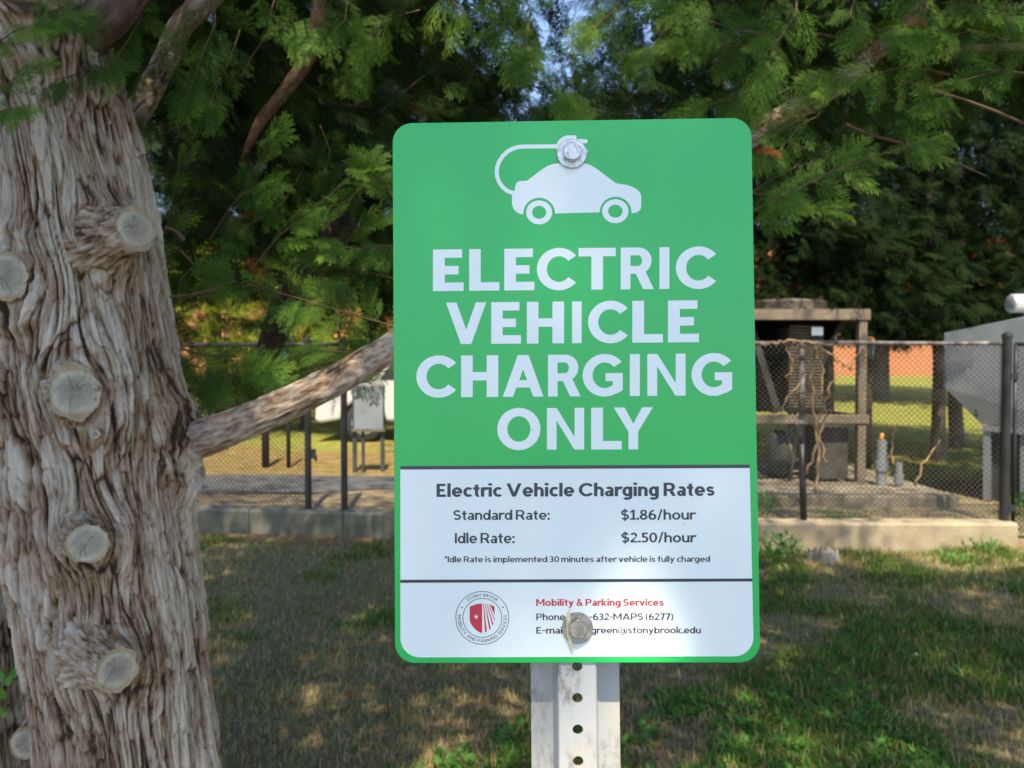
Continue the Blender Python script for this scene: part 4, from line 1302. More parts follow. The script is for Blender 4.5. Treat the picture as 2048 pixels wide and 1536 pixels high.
def limb(root, name, pts, rad, mat, seed, n=28, sub=14, amp=.09, att=True):
    """bark covered limb along a smoothed path"""
    pts = [np.array(p, float) for p in pts]
    # Catmull-Rom
    path, rr = [], []
    for i in range(len(pts) - 1):
        p0, p1, p2, p3 = pts[max(i - 1, 0)], pts[i], pts[i + 1], pts[min(i + 2, len(pts) - 1)]
        for k in range(sub):
            t = k / sub
            path.append(.5 * ((2 * p1) + (-p0 + p2) * t + (2 * p0 - 5 * p1 + 4 * p2 - p3) * t * t + (-p0 + 3 * p1 - 3 * p2 + p3) * t ** 3))
            rr.append(rad[i] + (rad[i + 1] - rad[i]) * t)
    path.append(pts[-1]); rr.append(rad[-1])
    path, rr = np.array(path), np.array(rr)
    T = np.gradient(path, axis=0)
    T /= np.linalg.norm(T, axis=1)[:, None]
    up = unit(np.cross(T[0], [0.3, 0.2, 1.0]))
    V, rd, gl = [], [], []
    s_ = 0
    for i in range(len(path)):
        if i: s_ += np.linalg.norm(path[i] - path[i - 1])
        u = unit(up - T[i] * up.dot(T[i])); up = u
        w = np.cross(T[i], u)
        a = np.linspace(0, 2 * math.pi, n, endpoint=False)
        R0 = rr[i]
        X, Y = np.cos(a) * R0, np.sin(a) * R0
        q = .03 / max(R0, .004)
        n1 = noise3(X * 26 * q, Y * 26 * q, s_ * 5 * min(q, 3) + seed)
        n2 = noise3(X * 75 * q, Y * 75 * q, s_ * 16 * min(q, 3) + seed)
        n3 = noise3(X * 150 * q, Y * 150 * q, s_ * 45 * min(q, 3) + seed)
        r2 = R0 * (1 + amp * n1 + amp * .7 * (1 - 2 * np.abs(n2)) + amp * .4 * n3 - amp * .3)
        gl.append(np.stack([X, Y, np.full(n, s_ * 2.8 + seed)], -1))
        V.append(path[i] + np.outer(np.cos(a) * r2, u) + np.outer(np.sin(a) * r2, w))
        rd.append(.40 + .25 * n1 + .25 * (1 - 2 * np.abs(n2)) * .6 + .25 * n3)
    m = len(path)
    V = np.concatenate(V)
    i = np.arange(m * n).reshape(m, n)
    j = np.roll(i, -1, axis=1)
    Qd = np.stack([i[:-1], j[:-1], j[1:], i[1:]], -1).reshape(-1, 4)
    return fast_mesh(name, V, Qd, mat, root, True, ridge=np.clip(np.concatenate(rd), 0, 1), grain=np.concatenate(gl))

def PP_(px, py, d): return np.array(P(px, py, d))

# the long low limb that runs behind the sign and comes out at its top right corner
rr_ = lambda wpx, d: wpx / 2 / F_PX * d
limb(cyp, 'limb', [PP_(235, 930, 1.43), PP_(360, 893, 1.445), PP_(500, 838, 1.44), PP_(640, 776, 1.47), PP_(790, 690, 1.50), PP_(1000, 570, 1.56), PP_(1280, 405, 1.66), PP_(1560, 238, 1.78), PP_(1700, 150, 1.88), PP_(1900, -40, 2.05)],
     [rr_(100, 1.4), rr_(78, 1.42), rr_(66, 1.44), rr_(61, 1.47), rr_(55, 1.5), rr_(58, 1.56), rr_(52, 1.66), rr_(44, 1.78), rr_(34, 1.9), rr_(20, 2.05)], M_BARKL, 4.4, n=64, sub=60, amp=.13)
# upper stems seen through the leaves
limb(cyp, 'limb', [PP_(480, 330, 2.0), PP_(520, 245, 1.95), PP_(580, 170, 1.9), PP_(625, 95, 1.86), PP_(638, 0, 1.84), PP_(640, -160, 1.80), PP_(560, -520, 1.65), PP_(300, -950, 1.5), PP_(20, -1200, 1.42)], [rr_(6, 2), rr_(20, 1.95), rr_(27, 1.9), rr_(30, 1.86), rr_(30, 1.84), rr_(34, 1.8), rr_(44, 1.65), rr_(58, 1.5), rr_(70, 1.42)], M_BARK2, 6.1, n=20, sub=16)
limb(cyp, 'limb', [PP_(150, 420, 1.42), PP_(265, 240, 1.60), PP_(330, 120, 1.72), PP_(360, 55, 1.72), PP_(410, 0, 1.7), PP_(480, -90, 1.7)], [rr_(60, 1.42), rr_(50, 1.6), rr_(44, 1.72), rr_(44, 1.72), rr_(46, 1.7), rr_(50, 1.7)], M_BARK, 7.7, n=24, sub=14)
limb(cyp, 'limb', [PP_(110, 190, 1.42), PP_(180, 70, 1.36), PP_(225, 20, 1.33), PP_(270, -50, 1.33), PP_(320, -160, 1.36)], [rr_(90, 1.42), rr_(84, 1.36), rr_(84, 1.32), rr_(80, 1.33), rr_(70, 1.36)], M_BARKD, 8.8, n=30, sub=14)
limb(cyp, 'limb', [PP_(1880, 100, 2.0), PP_(1960, 96, 1.95), PP_(2048, 90, 1.9), PP_(2300, 60, 1.8)], [rr_(10, 2.0), rr_(14, 1.95), rr_(16, 1.9), rr_(22, 1.8)], M_BARK2, 9.9, n=14, sub=10)
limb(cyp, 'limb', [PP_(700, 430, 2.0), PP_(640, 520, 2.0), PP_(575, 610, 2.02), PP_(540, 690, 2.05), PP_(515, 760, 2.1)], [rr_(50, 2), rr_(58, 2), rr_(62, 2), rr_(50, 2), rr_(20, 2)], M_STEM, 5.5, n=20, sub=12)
# bare dead twigs
def px_tube(pts, d, w0, w1):
    n = len(pts)
    mb = MB()
    mb.tube([P(p[0], p[1], d[0] + (d[1] - d[0]) * k / (n - 1)) for k, p in enumerate(pts)], [rr_(w0 + (w1 - w0) * k / (n - 1), d[0]) for k in range(n)], 7)
    mb.build('bare_twig', M_TWIG, cyp, True)
px_tube([(325, 596), (370, 590), (410, 584), (445, 572)], (1.45, 1.55), 6, 4)
px_tube([(330, 455), (352, 462), (368, 480)], (1.36, 1.36), 6, 9)
px_tube([(362, 500), (372, 513), (386, 528)], (1.4, 1.42), 4, 3)
px_tube([(340, 690), (390, 706), (440, 714), (470, 712)], (1.5, 1.7), 5, 4)
px_tube([(1560, 278), (1600, 292), (1630, 304)], (1.75, 1.8), 7, 4)
px_tube([(1690, 248), (1740, 270), (1800, 285), (1850, 297), (1905, 322), (1972, 352)], (1.7, 1.6), 7, 3)
px_tube([(1800, 160), (1870, 182), (1930, 200), (1990, 222), (2060, 252)], (1.7, 1.6), 7, 5)
px_tube([(1600, 62), (1650, 70), (1700, 80), (1740, 88)], (1.8, 1.8), 4, 6)
px_tube([(640, 204), (690, 210), (745, 214)], (2.1, 2.1), 5, 4)
px_tube([(760, 225), (800, 190), (850, 150)], (2.0, 2.0), 5, 3)
px_tube([(480, 155), (505, 110), (535, 68)], (1.8, 1.8), 4, 3)

# leafy shoots placed where the photo shows them: (px,py) stem points from wood to tip, depth, frond size, tint range
rgf = np.random.default_rng(21)
fol, twg = Foliage(), MB()
FACE = np.array([0.0, -0.9, 0.42])
HERO = [
    ([(800, 655), (700, 628), (610, 600), (520, 575), (450, 557)], 1.62, .12, (.45, .8)),
    ([(330, 800), (400, 775), (460, 750), (520, 745)], 1.55, .12, (.40, .8)),
    ([(345, 720), (400, 735), (440, 725), (478, 720)], 1.62, .11, (.30, .65)),
    ([(370, 830), (410, 815), (450, 790)], 1.75, .12, (.2, .5)),
    ([(500, 540), (560, 470), (610, 430), (660, 390), (715, 335)], 1.60, .115, (.35, .8)),
    ([(600, 640), (640, 560), (680, 500), (720, 450)], 1.75, .12, (.2, .6)),
    ([(470, 420), (490, 370), (515, 330), (542, 278)], 1.66, .10, (.40, .85)),
    ([(330, 470), (345, 400), (355, 350), (372, 312)], 1.52, .085, (.45, .9)),
    ([(420, 480), (450, 430), (480, 390), (520, 370)], 1.62, .12, (.25, .65)),
    ([(360, 560), (400, 520), (430, 505)], 1.7, .11, (.2, .5)),
    ([(800, 560), (740, 545), (680, 530), (630, 510)], 1.72, .11, (.3, .75)),
    ([(830, 440), (790, 400), (770, 370), (745, 345)], 1.62, .10, (.4, .75)),
    ([(800, 720), (720, 720), (640, 735), (570, 745)], 1.75, .13, (.2, .55)),
    ([(520, 800), (560, 770), (620, 740), (680, 715)], 1.8, .13, (.2, .5)),
    ([(1470, 440), (1560, 395), (1650, 350), (1740, 315), (1838, 287)], 1.58, .125, (.45, .85)),
    ([(1480, 400), (1540, 360), (1600, 330), (1690, 312)], 1.66, .12, (.35, .7)),
    ([(1460, 470), (1520, 440), (1580, 415), (1645, 408)], 1.62, .11, (.45, .8)),
    ([(1480, 380), (1530, 390), (1570, 400)], 1.6, .11, (.45, .7)),
    ([(1000, -60), (1010, 40), (1060, 110), (1130, 200)], 1.62, .13, (.40, .85)),
    ([(880, -30), (930, 30), (980, 60), (1040, 90)], 1.66, .13, (.45, .85)),
    ([(1040, -40), (1060, 20), (1050, 100)], 1.6, .12, (.35, .75)),
    ([(930, 180), (960, 120), (990, 60)], 1.75, .13, (.2, .6)),
    ([(1330, 220), (1240, 230), (1170, 215)], 1.8, .12, (.3, .7)),
    ([(1500, 220), (1450, 200), (1400, 215)], 1.7, .12, (.35, .75)),
    ([(1540, 70), (1480, 60), (1410, 40), (1340, 5)], 1.6, .13, (.3, .75)),
    ([(1560, 60), (1490, 90), (1420, 95), (1380, 90)], 1.65, .12, (.4, .75)),
    ([(1600, -30), (1590, 30), (1550, 90), (1530, 140)], 1.55, .12, (.35, .75)),
    ([(1720, -40), (1700, 30), (1720, 60), (1780, 60)], 1.55, .12, (.4, .8)),
    ([(1860, -40), (1850, 20), (1840, 60)], 1.55, .12, (.4, .8)),
    ([(1900, 150), (1820, 130), (1740, 150), (1660, 160)], 1.62, .125, (.40, .85)),
    ([(1700, 130), (1640, 150), (1570, 180), (1510, 215)], 1.7, .12, (.30, .7)),
    ([(1700, 200), (1740, 190), (1790, 215)], 1.7, .13, (.2, .55)),
    ([(1950, -30), (1960, 20), (2040, 40)], 1.6, .12, (.3, .7)),
    ([(1540, -40), (1520, 40), (1510, 120), (1480, 200)], 1.75, .12, (.35, .7)),
    ([(300, -40), (280, 40), (250, 90), (225, 125)], 1.32, .10, (.25, .6)),
    ([(380, -20), (350, 60), (320, 110), (270, 160)], 1.45, .105, (.25, .7)),
    ([(430, -40), (430, 50), (400, 120), (380, 180)], 1.5, .11, (.25, .7)),
    ([(560, -40), (540, 30), (590, 70)], 1.55, .11, (.3, .8)),
    ([(480, 60), (460, 120), (430, 180), (420, 210)], 1.55, .11, (.3, .7)),
    ([(700, -30), (690, 40), (660, 70)], 1.6, .12, (.35, .7)),
    ([(840, 20), (800, 30), (760, 50), (730, 80)], 1.65, .12, (.35, .8)),
    ([(760, 60), (740, 110), (720, 150)], 1.75, .12, (.3, .6)),
    ([(-60, 120), (-10, 90), (30, 60), (75, 48)], 1.14, .07, (.45, .8)),
    ([(-60, 210), (-20, 190), (20, 165), (48, 135)], 1.13, .08, (.3, .6)),
    ([(-50, 230), (-10, 225), (30, 215)], 1.12, .06, (.4, .7)),
    ([(140, -60), (110, -20), (120, 30), (150, 20)], 1.2, .075, (.35, .7)),
    ([(220, 20), (180, 30), (140, 40), (110, 50)], 1.22, .07, (.35, .7)),
    ([(230, 150), (190, 130), (150, 150), (110, 160)], 1.27, .08, (.2, .5)),
    ([(290, 200), (260, 230), (240, 250)], 1.5, .09, (.2, .5)),
    ([(810, 690), (750, 690), (700, 705), (640, 700)], 1.66, .10, (.2, .6)),
    ([(800, 740), (740, 745), (690, 760), (640, 765)], 1.7, .10, (.15, .5)),
    ([(620, 690), (560, 715), (520, 760)], 1.7, .10, (.25, .6)),
    ([(460, 830), (500, 800), (545, 790)], 1.72, .10, (.2, .5)),
    ([(600, 350), (570, 400), (530, 430), (480, 460)], 1.7, .10, (.3, .7)),
    ([(700, 560), (650, 600), (600, 620)], 1.68, .10, (.3, .65)),
    ([(790, 290), (760, 330), (700, 400), (640, 420)], 1.7, .105, (.3, .75)),
    ([(640, 250), (660, 300), (650, 350)], 1.75, .10, (.2, .5)),
    ([(420, 620), (450, 640), (500, 640)], 1.7, .09, (.2, .5)),
    ([(820, 500), (770, 490), (720, 500), (680, 490)], 1.66, .10, (.35, .75)),
    ([(1240, -40), (1230, 20), (1180, 60)], 1.7, .11, (.35, .75)),
    ([(1420, -40), (1380, 20), (1330, 60), (1300, 100)], 1.7, .11, (.35, .75)),
    ([(1180, -40), (1200, 40), (1250, 110)], 1.9, .11, (.2, .6)),
    ([(1290, 230), (1250, 180), (1190, 150)], 1.9, .11, (.2, .6)),
    ([(2080, 150), (2000, 140), (1930, 160), (1880, 200)], 1.6, .11, (.4, .8)),
    ([(2080, 60), (2010, 80), (1950, 60), (1900, 70)], 1.65, .11, (.4, .8)),
    ([(1640, 230), (1600, 250), (1560, 300), (1520, 310)], 1.62, .10, (.3, .7)),
]
for pts, dep, sz, tint in HERO:
    n = len(pts)
    tint = (min(.8, tint[0] * 1.25), min(.93, tint[1] * 1.15))  # raised tints: sun on these sprays put into the leaf colour
    wp = [PP_(x, y, dep + .10 * (1 - k / (n - 1)) + rgf.uniform(-.01, .01)) for k, (x, y) in enumerate(pts)]
    bough(fol, twg, wp, sz * .88, rgf, spread=.8, tint=tint, twig=.0019, gap=.28, face=FACE + .25 * rgf.normal(size=3))

# the rest of the crown: shoots spread through the volume, kept out of the camera's own space
_lb = np.array([(-400, 240), (330, 240), (340, 800), (400, 790), (500, 770), (560, 745), (640, 725), (790, 700), (800, 560), (1500, 440), (1560, 415), (1640, 385), (1700, 345), (1840, 275), (2048, 235), (2500, 235)], float)
SUN = np.array(TO_SUN)
def lit_hole(p, mg=0.0):
    """True for leaves that would shade the patch of sun on the lower middle of the sign and on the post"""
    k = (p[:, 1] - 0.625) / SUN[1]
    x, z = p[:, 0] - SUN[0] * k, p[:, 2] - SUN[2] * k
    return (k > 0) & (np.abs(x - 0.058) < 0.036 + mg + .03 * (z < 1.32)) & (z > .9 - mg) & (z < 1.375 + .5 * mg)

def sign_shadow(p):
    k = (p[:, 1] - 0.625) / SUN[1]
    x, z = p[:, 0] - SUN[0] * k, p[:, 2] - SUN[2] * k
    return (k > 0) & (x > -.2) & (x < .3) & (z > 1.1) & (z < 1.9)

def crown_fill(n, lo, hi, sz, detail, tint, seed, keep_view=True, thin=1.0):
    rg = np.random.default_rng(seed)
    p = rg.uniform(lo, hi, (n, 3))
    dx = p - np.array([-.9, TRY, 0])
    rad = np.hypot(dx[:, 0], dx[:, 1])
    out = dx / (rad[:, None] + 1e-6)
    out[:, 2] = 0
    d = out + .7 * rg.normal(size=(n, 3)) * [1, 1, .4] + [0, 0, -.35]
    d /= np.linalg.norm(d, axis=1)[:, None]
    tip = p + d * sz
    nm = rg.normal(size=(n, 3)) * .55 + [0, -.5, .75]
    ok = np.ones(n, bool)
    for q in (p, tip):
        u, v, dep = project(q)
        inv = (dep > 0.0) & (u > -150) & (u < 2200) & (v > -120) & (v < 1650)
        ok &= ~(inv & (dep < 1.5))
        ok &= ~((dep > 0) & (dep < 1.5) & (np.abs(u - 1024) < 1500) & (np.abs(v - 768) < 1250) & (dep < 1.2))
        if keep_view: ok &= ~(inv & (v > np.interp(u, _lb[:, 0], _lb[:, 1])))
        win = inv & (u > 365) & (u < 730) & (v > 600) & (v < 735)
        ok &= ~(win & (rg.random(n) < .9))
        gap = inv & (v < 118) & (u > 860) & (u < 1340)
        ok &= ~(gap & (rg.random(n) < .38))
        ok &= ~lit_hole(q, .45 * sz)
    gx_ = p[:, 0] - SUN[0] * p[:, 2] / SUN[2]
    gy_ = p[:, 1] - SUN[1] * p[:, 2] / SUN[2]
    ok &= ~((gx_ > 1.65) & (gy_ > 5.45) & (rg.random(n) < np.where(gy_ > 6.7, .38, np.where(gx_ < 3.1, .60, .95))))
    ok &= ~((gx_ > -5.5) & (gy_ > 9.1) & (rg.random(n) < .97))
    # clumping: leave voids
    c = noise3(p[:, 0] * 2.2, p[:, 1] * 2.2, p[:, 2] * 2.2 + seed)
    ok &= (c > -.12) | (rg.random(n) < .25)
    ok &= rg.random(n) < thin
    for a, b, e in zip(p[ok], d[ok], nm[ok]):
        fol.add(a, b, e, sz * rg.uniform(.7, 1.2), rtint(rg, *tint), detail)

crown_fill(7800, (-1.9, 1.65, 1.35), (1.9, 2.5, 3.2), .10, 2, (.0, .30), 31)  # low tints here and below put the crown's inner shade into colour
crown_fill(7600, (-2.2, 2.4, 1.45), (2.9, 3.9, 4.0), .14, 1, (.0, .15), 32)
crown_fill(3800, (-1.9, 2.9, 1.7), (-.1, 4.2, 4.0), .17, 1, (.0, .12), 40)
crown_fill(9000, (-3.4, .2, 2.7), (4.4, 4.4, 5.6), .20, 0, (.1, .6), 33)
crown_fill(3200, (-3.4, 1.0, 5.4), (3.4, 4.6, 8.0), .22, 0, (.1, .6), 35)
crown_fill(5200, (.5, .2, 2.6), (4.8, 3.1, 5.4), .20, 0, (.05, .5), 39)
crown_fill(4600, (-3.6, .4, 3.0), (.6, 4.2, 5.4), .20, 0, (.1, .6), 37)
rgk = np.random.default_rng(38)
for i in range(1500):                      # dense sprays that keep the sun off the big trunk
    q = np.array([rgk.uniform(-1.35, -.55), TRY - .1, rgk.uniform(.5, 2.5)]) + SUN * rgk.uniform(2.2, 5.0)
    if lit_hole(q[None, :], .09)[0]: continue
    fol.add(q, unit(rgk.normal(size=3) + [0, 0, -.3]), unit(SUN + .5 * rgk.normal(size=3)), .19, rtint(rgk, .1, .6), 0)
# the high outer sprays between the sun and the sign: far enough up that their shade is soft
rgh = np.random.default_rng(36)
for i in range(34):
    for j in range(52):
        tx, tz = -.42 + .95 * (i + rgh.random()) / 34, .95 + 1.15 * (j + rgh.random()) / 52
        k = rgh.uniform(4.2, 6.6)
        q = np.array([tx, .625, tz]) + SUN * k
        if lit_hole(q[None, :], .045)[0]: continue
        if rgh.random() < .06: continue
        fol.add(q, unit(rgh.normal(size=3) + [0, 0, -.3]), unit(SUN + .35 * rgh.normal(size=3)), rgh.uniform(.07, .12), rtint(rgh, .1, .6), 1)
fol.build('crown', M_CYP, cyp, 5)
twg.build('twig', M_TWIG, cyp, True)

# ------------------------------------------------------------------ second cypress stem, lower left edge
c2x = lambda z: np.interp(np.asarray(z, float), [-.1, 0, .8, 1.6, 5], [-1.36, -1.36, -1.42, -1.50, -1.9])
c2r = lambda z: np.interp(np.asarray(z, float), [-.1, 0, .3, 1.0, 5], [.26, .24, .19, .165, .12])
cyp2 = thing('cypress_tree', (-1.36, 1.95, 0), 'dark second cypress stem at the lower left edge behind the big trunk', 'tree')
V, Qd, rid = bark_tube(c2x, 1.95, c2r, 0, 0, np.concatenate([np.linspace(-.06, .3, 30, endpoint=False), np.linspace(.3, 1.6, 330, endpoint=False), np.linspace(1.6, 5, 60)]), 300, [], 31.0, amp=1.15)
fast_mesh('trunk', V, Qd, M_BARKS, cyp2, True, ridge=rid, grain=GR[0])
make_stub(cyp2, np.array(P(50, 1488, 1.62)), 29 / F_PX * 1.62, unit((.12, -1, .05)), (1, 1.1), .16, 77)
fol = Foliage()
rg = np.random.default_rng(71)
for k in range(900):
    a, z = rg.uniform(0, 2 * math.pi), rg.uniform(2.4, 5.2)
    r_ = rg.uniform(.3, 1.5)
    p = np.array([float(c2x(z)) + r_ * math.cos(a), 1.95 + r_ * math.sin(a), z])
    fol.add(p, unit([math.cos(a), math.sin(a), -.4] + .3 * rg.normal(size=3)), unit(rg.normal(size=3) * .5 + [0, -.3, .8]), .18, rtint(rg, .1, .6), 0)
fol.build('crown', M_CYP, cyp2, 6)

# leafy sprig growing at the foot of the stems
spr = MB()
sg = np.random.default_rng(5)
sp0 = P(-6, 1500, 1.5)
spt = []
def leaf_poly(mb, p, d, nrm, l, w, att=None):
    d = unit(d); nrm = unit(np.cross(np.cross(d, nrm), d)); x = np.cross(d, nrm)
    p = np.array(p)
    pts = []
    for t, ww, zz in ((0, .04, 0), (.25, .8, .06), (.55, 1, .05), (.8, .6, -.02), (1, .03, -.12)):
        for sx in (-1, 0, 1):
            pts.append(p + d * l * t + x * sx * w / 2 * ww + nrm * l * (zz + (.06 if sx else 0)))
    f = [(i * 3 + j, i * 3 + j + 1, (i + 1) * 3 + j + 1, (i + 1) * 3 + j) for i in range(4) for j in range(2)]
    mb.add(pts, f)
for k, (x, y) in enumerate(((4, 1350), (14, 1372), (0, 1385), (20, 1352), (10, 1400), (2, 1418), (16, 1425), (-4, 1360), (6, 1437), (-8, 1400), (-12, 1440), (12, 1340))):
    p = np.array(P(x, y, 1.46))
    leaf_poly(spr, p, (sg.normal() * .6 + .3, -.3, .5 + .4 * sg.normal()), (sg.normal() * .3, -1, .4), .032, .017)
spr.tube([P(-25, 1536, 1.48), P(-12, 1450, 1.47), P(4, 1390, 1.46), P(10, 1345, 1.46)], [.002, .0018, .0014, .0006], 6)
V = np.concatenate(spr.V)
so = spr.build('leafy_sprig', M_WEED, None, True)
a_ = so.data.attributes.new('tint', 'FLOAT', 'POINT')
a_.data.foreach_set('value', np.full(len(so.data.vertices), .62, dtype=np.float32))
tag(so, 'bright green leafy sprig at the far left by the dark cypress stem', 'sprig')

# ------------------------------------------------------------------ retaining kerb walls
def kerb_wall(name, x0, x1, label, joints, mat, th=.20):
    root = thing(name, ((x0 + x1) / 2, float(kerb_y((x0 + x1) / 2)), 0), label, 'wall')
    xs = [x0] + joints + [x1]
    for a, b in zip(xs[:-1], xs[1:]):
        m = MB()
        g = .004
        n = max(2, int((b - a) / .12))
        v = []
        for x in np.linspace(a + g, b - g, n):
            y = float(kerb_y(x))
            dz = .004 * float(noise3(x * 1.3, 0, 0))
            dy = .004 * float(noise3(x * 1.9, 5, 0))
            v += [(x, y - th / 2 + dy, -.15), (x, y - th / 2 + dy, .222 + dz), (x, y - th / 2 + .018 + dy, .243 + dz), (x, y + th / 2 - .018, .243 + dz), (x, y + th / 2, .222 + dz), (x, y + th / 2, -.15)]
        f = [(i * 6 + j, (i + 1) * 6 + j, (i + 1) * 6 + j + 1, i * 6 + j + 1) for i in range(n - 1) for j in range(5)]
        f += [(0, 1, 2, 3, 4, 5), tuple((n - 1) * 6 + j for j in (5, 4, 3, 2, 1, 0))]
        m.add(v, f)
        m.build('wall_section', mat, root)
    return root
kerb_wall('concrete_wall', -9.0, 0.9, 'low shaded concrete wall under the fence, left of the sign', [-5.3, -2.37, -1.50], M_CONC_SHADE)
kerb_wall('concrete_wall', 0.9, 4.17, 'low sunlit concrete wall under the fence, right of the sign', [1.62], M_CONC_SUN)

# brown leaf litter along the foot of the left wall
lit = MB()
v = []
for k, x in enumerate(np.linspace(-7, .6, 60)):
    y = float(kerb_y(x)) - .104
    for t in (0, .4, .75, 1.0):
        yy = y - t * (.26 + .1 * float(noise3(x * 2, 1, 1)))
        v.append((x, yy, float(ground_z(x, yy)) + (.022 * (1 - t) + .004) + .01 * float(noise3(x * 9, yy * 9, 2)) * (1 - t)))
lit.add(v, [(i * 4 + j, i * 4 + j + 1, (i + 1) * 4 + j + 1, (i + 1) * 4 + j) for i in range(59) for j in range(3)])
tag(lit.build('leaf_litter', M_LITTER, None, True), 'brown leaf litter along the foot of the shaded wall', kind='stuff')

# ------------------------------------------------------------------ chain link fences
def chain_link(name, a, b, z0, z1, root, mat, cell=.046, wire=.0027, sag=0.0):
    """woven diamond mesh between ground points a and b"""
    a, b = np.array(a, float), np.array(b, float)
    L = np.linalg.norm(b - a)
    ux = (b - a) / L
    nrm = np.array([-ux[1], ux[0]])
    nw = int(L / cell) + 1
    nz = int((z1 - z0) / (cell / 2))
    VV, QQ, off = [], [], 0
    k = np.arange(nz + 1)
    zz = z0 + (z1 - z0) * k / nz
    for w in range(2 * nw):
        for ph in (0,):
            s_ = np.clip(w * cell / 2 + np.where((k + w) % 2 == 0, 0, cell / 2), 0, L)
            o = np.where((k + w) % 2 == 0, wire, -wire)
            c = np.stack([a[0] + ux[0] * s_ + nrm[0] * o, a[1] + ux[1] * s_ + nrm[1] * o, zz], -1)
            ring_ = []
            for j in range(3):
                an = 2 * math.pi * j / 3
                ring_.append(c + np.array([ux[0] * math.cos(an) * wire, ux[1] * math.cos(an) * wire, math.sin(an) * wire]) + np.r_[nrm, 0] * math.sin(an) * wire * .5)
            r3 = np.stack(ring_, 1).reshape(-1, 3)
            i = np.arange((nz + 1) * 3).reshape(-1, 3)
            jn = np.roll(i, -1, 1)
            QQ.append(np.stack([i[:-1], jn[:-1], jn[1:], i[1:]], -1).reshape(-1, 4) + off)
            VV.append(r3)
            off += len(r3)
    return fast_mesh(name, np.concatenate(VV), np.concatenate(QQ), mat, root)

def fence_post(root, x, y, z0, z1, r, mat, label=None, cap=True):
    m = MB()
    m.tube([(x, y, z0), (x, y, z1)], r, 14)
    if cap: m.lathe((x, y, z1), (0, 0, 1), [(-.02, r * 1.16), (.008, r * 1.16), (.02, r * .9), (.032, r * .3), (.034, 0)], 14)
    o = m.build('post', mat, root, True)
    o.modifiers.new('es', 'EDGE_SPLIT')
    if label: o['label'] = label
    return o

FT = 1.73
fr = thing('chain_link_fence', (2.6, 6.3, .24), 'weathered chain link fence on the sunlit wall right of the sign', 'fence')
fy = lambda x: float(kerb_y(x)) + .05
chain_link('chain_link_mesh', (0.6, fy(.6)), (4.1, fy(4.1)), .26, FT - .01, fr, M_LINK)
m = MB(); m.tube([(x, fy(x) - .012, FT + .004 * math.sin(x * 3)) for x in np.linspace(.6, 4.1, 14)], .017, 10)
m.build('top_rail', M_RUSTP, fr, True)
# post with flaking pale paint above and black below, with tension clamps
xq = P(1601, 700, 6.32).x
pu = MB(); pu.tube([(xq - .012, fy(xq) - .03, .88), (xq - .02, fy(xq) - .03, FT + .02)], .026, 14)
o = pu.build('post', M_RUSTP, fr, True); o['label'] = 'post with flaking pale paint'
pl = MB(); pl.tube([(xq + .012, fy(xq) - .03, .20), (xq - .010, fy(xq) - .03, .885)], .028, 14); pl.build('post_base', M_BLACK, fr, True)
for z in (FT - .02, FT - .12, FT - .40, FT - .66):
    m = MB(); m.lathe((xq - .015, fy(xq) - .03, z), (0, 0, 1), [(-.014, .030), (-.014, .034), (.014, .034), (.014, .030)], 14)
    m.box((xq - .055, fy(xq) - .035, z), (.045, .008, .03)); m.build('clamp', M_RUSTP, fr)
fence_post(fr, 4.13, fy(4.13) - .03, .15, FT + .06, .036, M_BLACK, 'black end post')
fence_post(fr, .62, fy(.62) - .03, .2, FT + .03, .028, M_BLACK)

ga = thing('fence_gate', (4.8, 6.2, .1), 'dark chain link gate hung right of the black end post', 'gate')
chain_link('chain_link_mesh', (4.21, 6.22), (5.6, 6.22), .12, FT - .02, ga, M_BLACK, cell=.046, wire=.0027)
for (a, b) in (((4.20, 6.215, .10), (4.20, 6.215, FT - .01)), ((5.62, 6.215, .10), (5.62, 6.215, FT - .01)), ((4.20, 6.215, FT - .01), (5.62, 6.215, FT - .01)), ((4.20, 6.215, .10), (5.62, 6.215, .10))):
    m = MB(); m.tube([a, b], .016, 10); m.build('frame_tube', M_BLACK, ga, True)
for z in (.35, 1.45):
    m = MB(); m.box((4.175, 6.2, z), (.06, .03, .05)); m.build('hinge', M_BLACK, ga)

fl = thing('chain_link_fence', (-4, 7.0, .24), 'black chain link fence in the shade between trunk and low limb', 'fence')
x615 = P(616, 900, 6.75).x
x688 = P(688, 900, 6.70).x
chain_link('chain_link_mesh', (-7.5, fy(-7.5)), (x615, fy(x615)), .26, FT - .01, fl, M_BLACK, wire=.0022)
m = MB(); m.tube([(x, fy(x) - .012, FT) for x in np.linspace(-7.5, x688, 12)], .02, 10); m.build('top_rail', M_BLACK, fl, True)
fence_post(fl, x615, fy(x615) - .03, .15, FT + .04, .030, M_BLACK)
fence_post(fl, x688, fy(x688) - .03, .15, FT + .04, .030, M_BLACK)
for x in (-5.4, -3.6): fence_post(fl, x, fy(x) - .03, .15, FT + .04, .026, M_BLACK)
m = MB(); m.box((x615 + .045, fy(x615) - .03, .74), (.05, .03, .09)); m.box((x615 + .07, fy(x615) - .03, .70), (.02, .04, .05)); m.build('latch', M_BLACK, fl, bevel=.004)

# far inner fence posts beyond the path
def lone_post(px, d, zt, r, label, mat=M_BLACK):
    p = P(px, 900, d)
    g = float(ground_z(p.x, p.y))
    m = MB()
    m.tube([(p.x, p.y, g - .1), (p.x, p.y, zt)], r, 10)
    m.lathe((p.x, p.y, zt), (0, 0, 1), [(-.01, r * 1.25), (.012, r * 1.25), (.03, r * .5), (.034, 0)], 10)
    return tag(m.build('fence_post', mat, None, True), label, 'post', 'posts beyond the path')
lone_post(531, 9.9, 1.5, .05, 'thicker black post beyond the path, nearest the trunk')
lone_post(577, 9.9, 1.5, .028, 'thin black post beyond the path, beside the black gate post')

